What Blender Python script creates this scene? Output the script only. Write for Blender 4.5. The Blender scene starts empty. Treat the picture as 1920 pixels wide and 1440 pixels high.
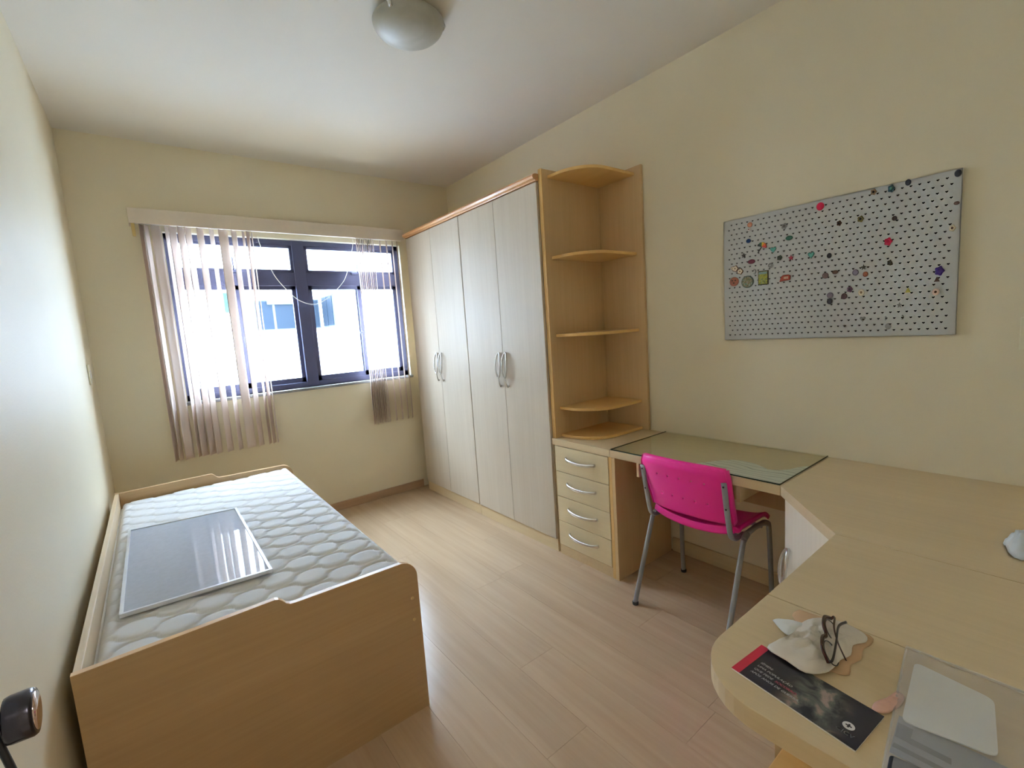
import bpy, bmesh, math, random
from mathutils import Vector, Matrix, noise
random.seed(7)
S = bpy.context.scene
COL = S.collection
PI = math.pi

# ---------------------------------------------------------------- camera
W, D, H = 2.70, 3.945, 2.80
cam_d = bpy.data.cameras.new('camera'); cam = bpy.data.objects.new('camera', cam_d); COL.objects.link(cam)
cam_d.sensor_width = 36.0; cam_d.lens = 868.78 / 1920 * 36; cam_d.clip_start = 0.01; cam_d.clip_end = 200
R3 = Matrix(((0.78458855, 0.12526872, -0.60723023), (-0.6164116, 0.0521356, -0.78569626), (-0.06676485, 0.99075205, 0.11812209)))
cam.matrix_world = Matrix.Translation((0.2853, 0.0, 1.42865)) @ R3.to_4x4()
S.camera = cam

# ---------------------------------------------------------------- light and exposure
world = bpy.data.worlds.new('overcast_sky'); S.world = world; world.use_nodes = True
bg = world.node_tree.nodes['Background']; bg.inputs[0].default_value = (0.70, 0.87, 1.10, 1); bg.inputs[1].default_value = 35.0
S.view_settings.view_transform = 'Standard'; S.view_settings.look = 'None'
S.view_settings.exposure = 0.74; S.view_settings.gamma = 1.0; S.view_settings.use_curve_mapping = False
S.cycles.diffuse_bounces = 8; S.cycles.max_bounces = 16; S.cycles.transparent_max_bounces = 16
S.cycles.use_denoising = True; S.cycles.caustics_reflective = False; S.cycles.caustics_refractive = False
S.cycles.sample_clamp_indirect = 8
def area(name, loc, rot, sx, sy, power, col=(1, 1, 1), portal=False):
    l = bpy.data.lights.new(name, 'AREA'); l.shape = 'RECTANGLE'; l.size = sx; l.size_y = sy; l.energy = power; l.color = col
    if portal: l.cycles.is_portal = True
    o = bpy.data.objects.new(name, l); COL.objects.link(o); o.location = loc; o.rotation_euler = rot; return o
area('window_portal', (1.31, 4.11, 1.655), (-PI / 2, 0, 0), 1.75, 1.2, 1, portal=True)
area('hall_fill_light', (1.2, -1.0, 2.72), (0, 0, 0), 0.9, 0.5, 15, (1.0, 0.97, 0.92))  # unseen area light added in the hall as fill from behind the camera

# ---------------------------------------------------------------- materials
def lin(c):
    return tuple(((v / 255) / 12.92 if v / 255 <= 0.04045 else ((v / 255 + 0.055) / 1.055) ** 2.4) for v in c) + (1,)
MATS = {}
def base(name):
    m = bpy.data.materials.new(name); m.use_nodes = True; nt = m.node_tree
    return m, nt, nt.nodes['Principled BSDF'], nt.nodes.new
def plain(name, col, rough=0.5, metal=0.0, var=0.04, scale=30, bump=0.0, bscale=200, spec=0.5, coat=0.0):
    if name in MATS: return MATS[name]
    m, nt, p, new = base(name); L = nt.links.new
    tc = new('ShaderNodeTexCoord'); nz = new('ShaderNodeTexNoise'); nz.inputs['Scale'].default_value = scale; nz.inputs['Detail'].default_value = 3
    L(tc.outputs['Object'], nz.inputs['Vector'])
    mx = new('ShaderNodeMix'); mx.data_type = 'RGBA'; c = lin(col)
    mx.inputs['A'].default_value = tuple(v * (1 - var) for v in c[:3]) + (1,); mx.inputs['B'].default_value = tuple(min(1, v * (1 + var)) for v in c[:3]) + (1,)
    L(nz.outputs['Fac'], mx.inputs['Factor']); L(mx.outputs['Result'], p.inputs['Base Color'])
    p.inputs['Roughness'].default_value = rough; p.inputs['Metallic'].default_value = metal; p.inputs['Specular IOR Level'].default_value = spec
    p.inputs['Coat Weight'].default_value = coat
    if bump:
        n2 = new('ShaderNodeTexNoise'); n2.inputs['Scale'].default_value = bscale; n2.inputs['Detail'].default_value = 4; L(tc.outputs['Object'], n2.inputs['Vector'])
        b = new('ShaderNodeBump'); b.inputs['Strength'].default_value = bump; b.inputs['Distance'].default_value = 0.002
        L(n2.outputs['Fac'], b.inputs['Height']); L(b.outputs['Normal'], p.inputs['Normal'])
    MATS[name] = m; return m
def wood(name, dark, light, axis='z', rough=0.4, fine=70, spec=0.5, per_obj=0.0):
    """melamine / laminate with fine grain drawn out along one axis"""
    if name in MATS: return MATS[name]
    m, nt, p, new = base(name); L = nt.links.new
    tc = new('ShaderNodeTexCoord'); mp = new('ShaderNodeMapping'); L(tc.outputs['Object'], mp.inputs['Vector'])
    sc = [fine] * 3; sc['xyz'.index(axis)] = fine * 0.035; mp.inputs['Scale'].default_value = sc
    oi = new('ShaderNodeObjectInfo'); ml = new('ShaderNodeVectorMath'); ml.operation = 'MULTIPLY_ADD'
    cb = new('ShaderNodeCombineXYZ')
    for k in range(3): L(oi.outputs['Random'], cb.inputs[k])
    ml.inputs[1].default_value = (37, 53, 19); L(cb.outputs[0], ml.inputs[0]); L(mp.outputs[0], ml.inputs[2])
    n1 = new('ShaderNodeTexNoise'); n1.inputs['Scale'].default_value = 1; n1.inputs['Detail'].default_value = 5; n1.inputs['Roughness'].default_value = 0.6; L(ml.outputs[0], n1.inputs['Vector'])
    mp2 = new('ShaderNodeMapping'); L(tc.outputs['Object'], mp2.inputs['Vector']); sc2 = [9.0] * 3; sc2['xyz'.index(axis)] = 0.8; mp2.inputs['Scale'].default_value = sc2
    n2 = new('ShaderNodeTexNoise'); n2.inputs['Scale'].default_value = 1; n2.inputs['Detail'].default_value = 2; n2.inputs['Distortion'].default_value = 0.6; L(mp2.outputs[0], n2.inputs['Vector'])
    ad = new('ShaderNodeMath'); ad.operation = 'MULTIPLY_ADD'; ad.inputs[1].default_value = 0.55; L(n1.outputs['Fac'], ad.inputs[0])
    a2 = new('ShaderNodeMath'); a2.operation = 'MULTIPLY'; a2.inputs[1].default_value = 0.45; L(n2.outputs['Fac'], a2.inputs[0]); L(a2.outputs[0], ad.inputs[2])
    cr = new('ShaderNodeValToRGB'); cr.color_ramp.elements[0].position = 0.36; cr.color_ramp.elements[1].position = 0.64
    cr.color_ramp.elements[0].color = lin(dark); cr.color_ramp.elements[1].color = lin(light); L(ad.outputs[0], cr.inputs[0])
    out = cr.outputs[0]
    if per_obj:
        hs = new('ShaderNodeHueSaturation'); mr = new('ShaderNodeMapRange'); mr.inputs['To Min'].default_value = 1 - per_obj; mr.inputs['To Max'].default_value = 1 + per_obj
        L(oi.outputs['Random'], mr.inputs['Value']); L(mr.outputs[0], hs.inputs['Value']); L(out, hs.inputs['Color']); out = hs.outputs[0]
    L(out, p.inputs['Base Color']); p.inputs['Roughness'].default_value = rough; p.inputs['Specular IOR Level'].default_value = spec
    b = new('ShaderNodeBump'); b.inputs['Strength'].default_value = 0.06; b.inputs['Distance'].default_value = 0.001; L(n1.outputs['Fac'], b.inputs['Height']); L(b.outputs['Normal'], p.inputs['Normal'])
    MATS[name] = m; return m

M_wall = plain('beige_satin_paint', (226, 216, 190), 0.5, var=0.03, scale=3, bump=0.25, bscale=160)
M_ceil = plain('ceiling_white', (224, 219, 209), 0.8, var=0.02, scale=3, bump=0.2, bscale=140)
M_floor = wood('floor_laminate', (180, 154, 125), (191, 166, 137), 'y', 0.22, 45, per_obj=0.018)
M_gap = plain('floor_underlay', (120, 92, 66), 0.7)
M_base = wood('baseboard_laminate', (166, 134, 104), (180, 148, 116), 'x', 0.4)
M_maple = wood('maple_vertical', (208, 188, 156), (216, 197, 166), 'z', 0.36)
M_mapley = wood('maple_lengthwise', (204, 182, 144), (212, 190, 152), 'y', 0.36)
M_maplex = wood('maple_crosswise', (198, 172, 132), (208, 182, 142), 'x', 0.42)
M_door = wood('door_maple_pale', (192, 179, 160), (200, 188, 170), 'z', 0.45, spec=0.28)
M_door2 = wood('door_off_white', (232, 222, 204), (238, 229, 212), 'z', 0.42, spec=0.4)
M_shelf = wood('shelf_honey', (212, 168, 100), (220, 177, 110), 'y', 0.4)
M_panel = wood('panel_honey', (196, 164, 118), (204, 173, 128), 'z', 0.45)
M_edge = plain('edge_band_yellow', (212, 172, 108), 0.4)
M_cornice = wood('cornice_wood', (190, 138, 92), (206, 156, 108), 'y', 0.2)
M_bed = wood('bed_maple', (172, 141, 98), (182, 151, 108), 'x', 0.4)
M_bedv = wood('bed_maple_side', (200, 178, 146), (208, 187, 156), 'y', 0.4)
M_alu = plain('satin_aluminium', (225, 225, 224), 0.25, metal=1.0, var=0.02)
M_grey = plain('grey_epoxy_tube', (150, 153, 158), 0.32, metal=0.3, var=0.03)
M_pink = plain('pink_polypropylene', (240, 40, 150), 0.34, var=0.03, scale=8, bump=0.15, bscale=500)
M_navy = plain('glare_lightened_aluminium', (82, 84, 112), 0.4, metal=0.2)  # dark frame colour lightened to paint in the window's glare
M_white = plain('white_plastic', (232, 230, 224), 0.4)
M_cream = plain('cream_plastic', (222, 216, 190), 0.4)
M_black = plain('black_rubber', (26, 26, 28), 0.5)
M_dark = plain('hole_shade_black', (10, 9, 9), 0.9)
M_knob = plain('gunmetal_knob', (70, 68, 76), 0.22, metal=0.9)
M_knobface = plain('polished_knob_face', (225, 205, 200), 0.08, metal=1.0)
M_granite = plain('grey_sill_stone', (150, 150, 150), 0.25, var=0.3, scale=150)
M_matt = plain('quilted_knit_white', (216, 216, 216), 0.75, var=0.02, bump=0.3, bscale=900)
M_piping = plain('white_piping', (240, 240, 240), 0.6)
M_bldg = plain('white_facade', (222, 224, 228), 0.8)
M_bwin = plain('facade_window_glass', (20, 27, 35), 0.6, spec=0.05)
M_bwin2 = plain('facade_window_teal', (24, 42, 45), 0.6, spec=0.05)
M_bfr = plain('facade_window_frame', (20, 30, 42), 0.5)

def m_vane():
    m, nt, p, new = base('blind_vane_fabric'); L = nt.links.new
    tc = new('ShaderNodeTexCoord'); wv = new('ShaderNodeTexNoise'); mp = new('ShaderNodeMapping'); mp.inputs['Scale'].default_value = (300, 300, 12); L(tc.outputs['Object'], mp.inputs[0]); L(mp.outputs[0], wv.inputs['Vector'])
    mx = new('ShaderNodeMix'); mx.data_type = 'RGBA'; mx.inputs['A'].default_value = lin((222, 206, 196)); mx.inputs['B'].default_value = lin((232, 218, 210)); L(wv.outputs['Fac'], mx.inputs['Factor'])
    d = new('ShaderNodeBsdfDiffuse'); t = new('ShaderNodeBsdfTranslucent'); L(mx.outputs['Result'], d.inputs[0]); L(mx.outputs['Result'], t.inputs[0])
    ms = new('ShaderNodeMixShader'); ms.inputs[0].default_value = 0.03; L(d.outputs[0], ms.inputs[1]); L(t.outputs[0], ms.inputs[2])
    L(ms.outputs[0], nt.nodes['Material Output'].inputs[0]); return m
M_vane = m_vane()
def m_glass(name, tint, refl_rough=0.02, body=None, body_w=0.0, ior=1.5):
    """thin sheet: see-through, with real fresnel reflection; optional milky body"""
    m, nt, p, new = base(name); L = nt.links.new
    tr = new('ShaderNodeBsdfTransparent'); tr.inputs[0].default_value = tint
    gl = new('ShaderNodeBsdfGlossy'); gl.inputs['Roughness'].default_value = refl_rough
    fr = new('ShaderNodeFresnel'); fr.inputs[0].default_value = ior
    first = tr.outputs[0]
    if body_w:
        d = new('ShaderNodeBsdfDiffuse'); nz = new('ShaderNodeTexNoise'); nz.inputs['Scale'].default_value = 60; nz.inputs['Detail'].default_value = 4
        tc = new('ShaderNodeTexCoord'); L(tc.outputs['Object'], nz.inputs['Vector']); mx = new('ShaderNodeMix'); mx.data_type = 'RGBA'
        c = lin(body); mx.inputs['A'].default_value = tuple(v * .82 for v in c[:3]) + (1,); mx.inputs['B'].default_value = c; L(nz.outputs['Fac'], mx.inputs['Factor']); L(mx.outputs['Result'], d.inputs[0])
        m1 = new('ShaderNodeMixShader'); m1.inputs[0].default_value = body_w; L(tr.outputs[0], m1.inputs[1]); L(d.outputs[0], m1.inputs[2]); first = m1.outputs[0]
    ge = new('ShaderNodeNewGeometry'); iv = new('ShaderNodeMath'); iv.operation = 'SUBTRACT'; iv.inputs[0].default_value = 1; L(ge.outputs['Backfacing'], iv.inputs[1])
    mu = new('ShaderNodeMath'); mu.operation = 'MULTIPLY'; L(iv.outputs[0], mu.inputs[0]); L(fr.outputs[0], mu.inputs[1])
    ms = new('ShaderNodeMixShader'); L(mu.outputs[0], ms.inputs[0]); L(first, ms.inputs[1]); L(gl.outputs[0], ms.inputs[2])
    L(ms.outputs[0], nt.nodes['Material Output'].inputs[0]); return m
M_pane = m_glass('window_pane_glass', (0.96, 0.98, 0.98, 1))
M_deskglass = m_glass('desk_glass', (0.97, 0.985, 0.945, 1), 0.03)
M_edgeglass = plain('glass_cut_edge', (34, 58, 50), 0.2)
M_sheetglass = m_glass('framed_glass_sheet', (0.9, 0.92, 0.95, 1), 0.03, (206, 212, 224), 0.85, 1.5)
M_film = m_glass('clear_bag_film', (0.97, 0.98, 0.99, 1), 0.2, (250, 251, 254), 0.25, 1.3)
M_lens = m_glass('lens_glass', (0.93, 0.94, 0.95, 1), 0.02)
def m_opal():
    m, nt, p, new = base('opal_lamp_glass'); L = nt.links.new
    tc = new('ShaderNodeTexCoord'); nz = new('ShaderNodeTexNoise'); nz.inputs['Scale'].default_value = 9; nz.inputs['Detail'].default_value = 5; nz.inputs['Distortion'].default_value = 1.2; L(tc.outputs['Object'], nz.inputs['Vector'])
    mx = new('ShaderNodeMix'); mx.data_type = 'RGBA'; mx.inputs['A'].default_value = lin((158, 156, 142)); mx.inputs['B'].default_value = lin((188, 187, 178)); L(nz.outputs['Fac'], mx.inputs['Factor']); L(mx.outputs['Result'], p.inputs['Base Color'])
    p.inputs['Roughness'].default_value = 0.4; return m
M_opal = m_opal()

# ---------------------------------------------------------------- mesh helpers
def tag(o, label=None, cat=None, group=None, kind=None):
    if label: o['label'] = label
    if cat: o['category'] = cat
    if group: o['group'] = group
    if kind: o['kind'] = kind
    return o
def empty(name, loc, label=None, cat=None, group=None, kind=None):
    o = bpy.data.objects.new(name, None); COL.objects.link(o); o.location = loc; o.empty_display_size = 0.05
    return tag(o, label, cat, group, kind)
def wloc(o):
    v = Vector((0, 0, 0))
    while o: v += Vector(o.location); o = o.parent
    return v
class MB:
    """collects shapes in world coordinates; build() links them as ONE object"""
    def __init__(s): s.v = []; s.f = []; s.mi = []; s.sm = []
    def add(s, vs, fs, mi=0, smooth=False):
        o = len(s.v); s.v += [tuple(v) for v in vs]; s.f += [tuple(i + o for i in f) for f in fs]; s.mi += [mi] * len(fs); s.sm += [smooth] * len(fs); return s
    def box(s, x0, x1, y0, y1, z0, z1, b=0.0, mi=0):
        if b <= 0:
            return s.add([(x0, y0, z0), (x1, y0, z0), (x1, y1, z0), (x0, y1, z0), (x0, y0, z1), (x1, y0, z1), (x1, y1, z1), (x0, y1, z1)],
                         [(3, 2, 1, 0), (4, 5, 6, 7), (0, 1, 5, 4), (1, 2, 6, 5), (2, 3, 7, 6), (3, 0, 4, 7)], mi)
        bm = bmesh.new(); bmesh.ops.create_cube(bm, size=1)
        for v in bm.verts: v.co = Vector(((x0 + x1) / 2 + v.co.x * (x1 - x0), (y0 + y1) / 2 + v.co.y * (y1 - y0), (z0 + z1) / 2 + v.co.z * (z1 - z0)))
        bmesh.ops.bevel(bm, geom=bm.edges[:], offset=b, segments=2, affect='EDGES', profile=0.5)
        bm.verts.index_update(); s.add([v.co[:] for v in bm.verts], [[v.index for v in f.verts] for f in bm.faces], mi); bm.free(); return s
    def prism(s, pts, z0, z1, axis='z', mi=0, b=0.0, smooth=False):
        """pts: outline; axis: extrusion axis. x: pts=(y,z), y: pts=(x,z), z: pts=(x,y)"""
        def P(p, t): return (p[0], p[1], t) if axis == 'z' else ((t, p[0], p[1]) if axis == 'x' else (p[0], t, p[1]))
        if b <= 0:
            n = len(pts); vs = [P(p, z0) for p in pts] + [P(p, z1) for p in pts]
            fs = [tuple(range(n))[::-1], tuple(range(n, 2 * n))] + [(i, (i + 1) % n, n + (i + 1) % n, n + i) for i in range(n)]
            return s.add(vs, fs, mi, smooth)
        bm = bmesh.new(); vs = [bm.verts.new(P(p, z0)) for p in pts]; f = bm.faces.new(vs)
        r = bmesh.ops.extrude_face_region(bm, geom=[f]); d = Vector(P((0, 0), z1)) - Vector(P((0, 0), z0))
        top = [g for g in r['geom'] if isinstance(g, bmesh.types.BMVert)]; bmesh.ops.translate(bm, verts=top, vec=d)
        ed = [e for e in bm.edges if len(e.link_faces) == 2 and any(len(ff.verts) == len(pts) for ff in e.link_faces) and not all(len(ff.verts) == 4 and len(pts) != 4 for ff in e.link_faces)]
        bmesh.ops.bevel(bm, geom=ed, offset=b, segments=2, affect='EDGES', profile=0.5); bmesh.ops.recalc_face_normals(bm, faces=bm.faces[:])
        bm.verts.index_update(); s.add([v.co[:] for v in bm.verts], [[v.index for v in f.verts] for f in bm.faces], mi, smooth); bm.free(); return s
    def tube(s, path, r, n=10, mi=0, closed=False, flat=None):
        """r: radius, number or list. flat=(ru, rv, up): elliptical section, 'up' hint"""
        P = [Vector(p) for p in path]; m = len(P); vs = []; up = None
        for i, p in enumerate(P):
            a = P[(i - 1) % m] if (closed or i) else P[i]; b = P[(i + 1) % m] if (closed or i < m - 1) else P[i]
            t = (b - a).normalized()
            if flat: h = Vector(flat[2]); u = (h - t * h.dot(t)).normalized()
            else:
                if up is None: up = Vector((0, 0, 1)) if abs(t.z) < 0.9 else Vector((1, 0, 0))
                u = (up - t * up.dot(t)).normalized(); up = u
            w = t.cross(u); rr = r[i] if isinstance(r, (list, tuple)) else r
            ru, rv = (flat[0], flat[1]) if flat else (rr, rr)
            for k in range(n):
                an = 2 * PI * k / n; vs.append(p + u * ru * math.cos(an) + w * rv * math.sin(an))
        fs = []
        for i in range(m if closed else m - 1):
            j = (i + 1) % m
            for k in range(n): fs.append((i * n + k, i * n + (k + 1) % n, j * n + (k + 1) % n, j * n + k))
        if not closed: fs += [tuple(range(n))[::-1], tuple(range((m - 1) * n, m * n))]
        return s.add(vs, fs, mi, True)
    def lathe(s, prof, c, axis='z', n=32, mi=0):
        vs = []; fs = []; m = len(prof)
        for (r, h) in prof:
            for k in range(n):
                a = 2 * PI * k / n; u, w = r * math.cos(a), r * math.sin(a)
                vs.append((c[0] + u, c[1] + w, c[2] + h) if axis == 'z' else ((c[0] + h, c[1] + u, c[2] + w) if axis == 'x' else (c[0] + w, c[1] + h, c[2] + u)))
        for i in range(m - 1):
            for k in range(n): fs.append((i * n + k, i * n + (k + 1) % n, (i + 1) * n + (k + 1) % n, (i + 1) * n + k))
        fs += [tuple(range(n))[::-1], tuple(range((m - 1) * n, m * n))]
        return s.add(vs, fs, mi, True)
    def build(s, name, mats, parent=None, label=None, cat=None, group=None, kind=None, origin=None, solid=0, sub=0, autosm=False):
        base_ = wloc(parent) if parent else Vector(origin if origin is not None else (0, 0, 0))
        me = bpy.data.meshes.new(name); me.from_pydata([Vector(v) - base_ for v in s.v], [], s.f)
        for m in (mats if isinstance(mats, (list, tuple)) else [mats]): me.materials.append(m)
        for i, p in enumerate(me.polygons): p.material_index = s.mi[i]; p.use_smooth = s.sm[i]
        bm = bmesh.new(); bm.from_mesh(me); bmesh.ops.recalc_face_normals(bm, faces=bm.faces[:]); bm.to_mesh(me); bm.free(); me.update()
        if autosm: me.set_sharp_from_angle(angle=math.radians(40))
        o = bpy.data.objects.new(name, me); COL.objects.link(o)
        if parent: o.parent = parent
        else: o.location = base_
        if solid: md = o.modifiers.new('thick', 'SOLIDIFY'); md.thickness = solid; md.offset = 0
        if sub: md = o.modifiers.new('smooth', 'SUBSURF'); md.levels = sub; md.render_levels = sub
        return tag(o, label, cat, group, kind)
def arc(cx, cy, r, a0, a1, n=8):
    return [(cx + r * math.cos(math.radians(a0 + (a1 - a0) * i / n)), cy + r * math.sin(math.radians(a0 + (a1 - a0) * i / n))) for i in range(n + 1)]
def bez(pts, n=8):
    """Catmull-Rom through the points"""
    P = [Vector(p) for p in pts]; out = []
    for i in range(len(P) - 1):
        a = P[max(i - 1, 0)]; b = P[i]; c = P[i + 1]; d = P[min(i + 2, len(P) - 1)]
        for k in range(n):
            t = k / n; out.append(0.5 * ((2 * b) + (c - a) * t + (2 * a - 5 * b + 4 * c - d) * t * t + (3 * b - a - 3 * c + d) * t ** 3))
    out.append(P[-1]); return out

# ================================================================ SETTING
fl = MB().box(-0.15, W + 0.15, -0.2, D + 0.15, -0.12, -0.008).build('floor', M_gap, kind='structure')
ry = random.Random(3); pw = 0.193; i = 0; x = 0.0
while x < W:
    y = -0.2 + (-1.1 * ry.random()); x1 = min(x + pw, W)
    while y < D:
        a, b = max(y, -0.2), min(y + 1.29, D)
        if b - a > 0.02: MB().box(x + 0.0004, x1 - 0.0004, a + 0.0004, b - 0.0004, -0.008, 0.0).build('plank', M_floor, fl)
        y += 1.29
    x += pw
MB().box(-0.15, W + 0.15, -0.2, D + 0.15, H, H + 0.15).build('ceiling', M_ceil, kind='structure')
MB().box(-0.15, 0, -0.2, D + 0.15, -0.008, H).build('wall_left', M_wall, kind='structure')
MB().box(W, W + 0.15, -0.2, D + 0.15, -0.008, H).build('wall_right', M_wall, kind='structure')
WX0, WX1, WZ0, WZ1 = 0.455, 2.168, 1.070, 2.236
wb = MB(); wb.box(-0.0, WX0, D, D + 0.15, -0.008, H); wb.box(WX1, W, D, D + 0.15, -0.008, H); wb.box(WX0, WX1, D, D + 0.15, -0.008, WZ0); wb.box(WX0, WX1, D, D + 0.15, WZ1, H)
wb.build('wall_back', M_wall, kind='structure')
wf = MB(); wf.box(0, 0.06, -0.2, -0.06, -0.008, H); wf.box(0.90, W, -0.2, -0.06, -0.008, H); wf.box(0.06, 0.90, -0.2, -0.06, 2.1, H)
wf.build('wall_front', M_wall, kind='structure')
hl = MB(); hl.box(-0.3, 3.0, -2.0, -1.9, -0.12, H); hl.box(-0.3, -0.2, -1.9, -0.2, -0.12, H); hl.box(2.9, 3.0, -1.9, -0.2, -0.12, H); hl.box(-0.3, 3.0, -2.0, -0.2, H, H + 0.1); hl.box(-0.3, 3.0, -2.0, -0.2, -0.2, -0.12)
hl.box(-0.2, -0.15, -0.25, -0.2, -0.12, H); hl.box(W + .15, 2.95, -0.25, -0.2, -0.12, H)
hl.build('wall_hall', M_ceil, kind='structure')
# baseboards
MB().box(0.0, 2.19, D - 0.014, D, 0, 0.07, 0.003).build('baseboard_back', M_base, kind='structure')
MB().box(0, 0.014, 0.9, D - 0.014, 0, 0.07, 0.003).build('baseboard_left', M_base, kind='structure')
MB().box(W - 0.016, W, 0.78, 1.59, 0, 0.085, 0.003).build('baseboard_right', M_mapley, kind='structure')

# ---------------- window
wy0, wy1 = D + 0.05, D + 0.10
win = empty('window_1', (1.31, wy0, WZ0), kind='structure')
f = MB(); ft = 0.042
f.box(WX0, WX1, wy0, wy1, WZ0, WZ0 + ft, 0.003); f.box(WX0, WX1, wy0, wy1, WZ1 - ft, WZ1, 0.003); f.box(WX0, WX0 + ft, wy0, wy1, WZ0, WZ1, 0.003); f.box(WX1 - ft, WX1, wy0, wy1, WZ0, WZ1, 0.003)
f.box(1.272, 1.362, wy0 - 0.004, wy1, WZ0, WZ1, 0.003)                       # centre post
f.box(WX0, WX1, wy0 - 0.002, wy1, 1.882, 1.985, 0.003)                       # transom
f.build('window_frame', M_navy, win)
for (a, b) in ((WX0 + ft, 1.272), (1.362, WX1 - ft)):
    s = MB(); q = 0.022
    s.box(a, b, wy0 + .006, wy1 - .01, 1.985, 1.985 + q); s.box(a, b, wy0 + .006, wy1 - .01, WZ1 - ft - q, WZ1 - ft); s.box(a, a + q, wy0 + .006, wy1 - .01, 1.985, WZ1 - ft); s.box(b - q, b, wy0 + .006, wy1 - .01, 1.985, WZ1 - ft)
    so = s.build('hopper_sash', M_navy, win)
    MB().box(a + q, b - q, wy0 + .025, wy0 + .029, 1.985 + q, WZ1 - ft - q).build('window_pane', M_pane, so)
    xm = (a + b) / 2 + (0.03 if a > 1 else -0.03)
    hd = MB(); hd.box(xm - 0.05, xm + 0.03, wy0 - 0.022, wy0 + 0.006, 1.975, 1.995, 0.004); hd.tube([(xm, wy0 - 0.016, 1.985), (xm - 0.003, wy0 - 0.03, 2.03), (xm - 0.006, wy0 - 0.04, 2.085)], 0.005, 8)
    hd.build('stay_handle', M_navy, win)
    for (c, d, yy) in ((a, xm + 0.02, 0.0), (xm - 0.02, b, 0.022)):
        s = MB(); q = 0.028 if yy else 0.030
        y0, y1 = wy0 + .004 + yy, wy0 + .024 + yy; z0, z1 = WZ0 + ft, 1.882
        s.box(c, d, y0, y1, z0, z0 + q + 0.01); s.box(c, d, y0, y1, z1 - q, z1); s.box(c, c + q, y0, y1, z0, z1); s.box(d - q, d, y0, y1, z0, z1)
        so = s.build('sliding_sash', M_navy, win)
        MB().box(c + q, d - q, y0 + .008, y0 + .012, z0 + q + 0.01, z1 - q).build('window_pane', M_pane, so)
    lk = MB(); lk.box(xm - 0.012, xm + 0.012, wy0 - 0.012, wy0 + 0.004, 1.42, 1.50, 0.004); lk.box(xm - 0.03, xm + 0.002, wy0 - 0.022, wy0 - 0.012, 1.475, 1.49, 0.003)
    lk.build('sash_lock', M_navy, win)
MB().box(WX0 - 0.02, WX1 + 0.012, D - 0.02, wy0, WZ0 - 0.022, WZ0, 0.004).build('window_sill', M_granite, win)
rv = MB(); rv.box(WX0, WX1, D + 0.002, wy0, WZ1 - 0.004, WZ1 - 0.0005); rv.box(WX1 - 0.004, WX1 - 0.0005, D + 0.002, wy0, WZ0, WZ1); rv.box(WX0 + 0.0005, WX0 + 0.004, D + 0.002, wy0, WZ0, WZ1)
rv.build('window_reveal', plain('reveal_white_paint', (232, 230, 214), 0.5), win)

# ---------------- door (open, against the left wall; only its knob reaches into view)
dr = empty('door_1', (0.06, -0.05, 0), kind='structure')
MB().box(0.045, 0.085, -0.045, 0.735, 0.01, 2.09, 0.003).build('door_leaf', plain('door_white_lacquer', (226, 222, 212), 0.4), dr)
kb = MB(); kz, kyy = 1.064, 0.675
kb.lathe([(0.026, 0.0), (0.026, 0.004), (0.012, 0.006), (0.0085, 0.012), (0.0085, 0.037), (0.0225, 0.0385), (0.0235, 0.042), (0.0240, 0.0575), (0.0225, 0.0605), (0.0195, 0.0605)], (0.0852, kyy, kz), 'x', 28)
ko = kb.build('door_knob', M_knob, dr, label='dark metal door knob with a polished flat face')
MB().lathe([(0.0001, 0.0), (0.019, 0.0), (0.019, 0.0012), (0.0001, 0.0012)], (0.0852 + 0.0602, kyy, kz), 'x', 28).build('knob_face', M_knobface, ko)
cd = MB(); cd.tube(bez([(0.1145, 0.675, 1.073), (0.1160, 0.668, 1.070), (0.1175, 0.664, 1.058), (0.1200, 0.664, 1.040), (0.1240, 0.664, 1.012), (0.1265, 0.664, 0.985), (0.127, 0.664, 0.93)], 6), 0.0034, 8)
cd.build('black_cord', M_black, label='thick black cord hanging from the dark door knob', cat='cord')
for (yy, zz, nm, lb, xx, sgn) in ((3.59, 1.33, 'light_switch', 'narrow cream plate high beside the bed near the window corner', 0.0, 1), (0.150, 1.292, 'wall_switch', 'cream switch plate on the wall by the tall edge of the perforated board', W, -1)):
    t = empty(nm, (xx, yy, zz), lb, 'switch'); h = 0.058; w = 0.038
    a, b = sorted((xx + sgn * 0.0003, xx + sgn * 0.008)); MB().box(a, b, yy - w, yy + w, zz - h, zz + h, 0.0025).build('plate', M_cream, t)
    a, b = sorted((xx + sgn * 0.0078, xx + sgn * 0.0125)); MB().box(a, b, yy - w * .35, yy + w * .35, zz - h * .4, zz + h * .4, 0.0015).build('rocker', M_white, t)

# ---------------- the building across the street
MB().box(-60, 60, 4.3, 80, -9.2, -9.0).build('ground', plain('street_concrete', (148, 134, 114), 0.8, scale=.3), kind='structure')
bd = empty('apartment_building', (3, 13, -6), 'blown-out white building with blue-grey windows seen through the window', 'building')
MB().box(-16, 4.1, 13, 22, -9, 8.5).box(4.1, 22, 11.4, 22, -9, 8.5).build('facade', M_bldg, bd)
def bwin(x0, x1, z0, z1, m, div=()):
    fr = MB().box(x0, x1, 12.96, 12.995, z0, z1).build('facade_window', M_bfr, bd); e = 0.03; xs = [x0] + list(div) + [x1]
    for a, b in zip(xs, xs[1:]): MB().box(a + e, b - e, 12.945, 12.959, z0 + e, z1 - e).build('facade_pane', m, fr)
bwin(2.46, 4.0, 1.79, 2.55, M_bwin, (2.9, 3.5)); bwin(1.82, 2.22, 2.24, 2.75, M_bwin2, (2.0,))
fr = MB().box(4.06, 4.095, 12.0, 12.9, 1.80, 2.60).build('facade_window', M_bfr, bd)
for a, b in ((12.03, 12.42), (12.46, 12.87)): MB().box(4.045, 4.059, a, b, 1.83, 2.57).build('facade_pane', M_bwin, fr)
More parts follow.
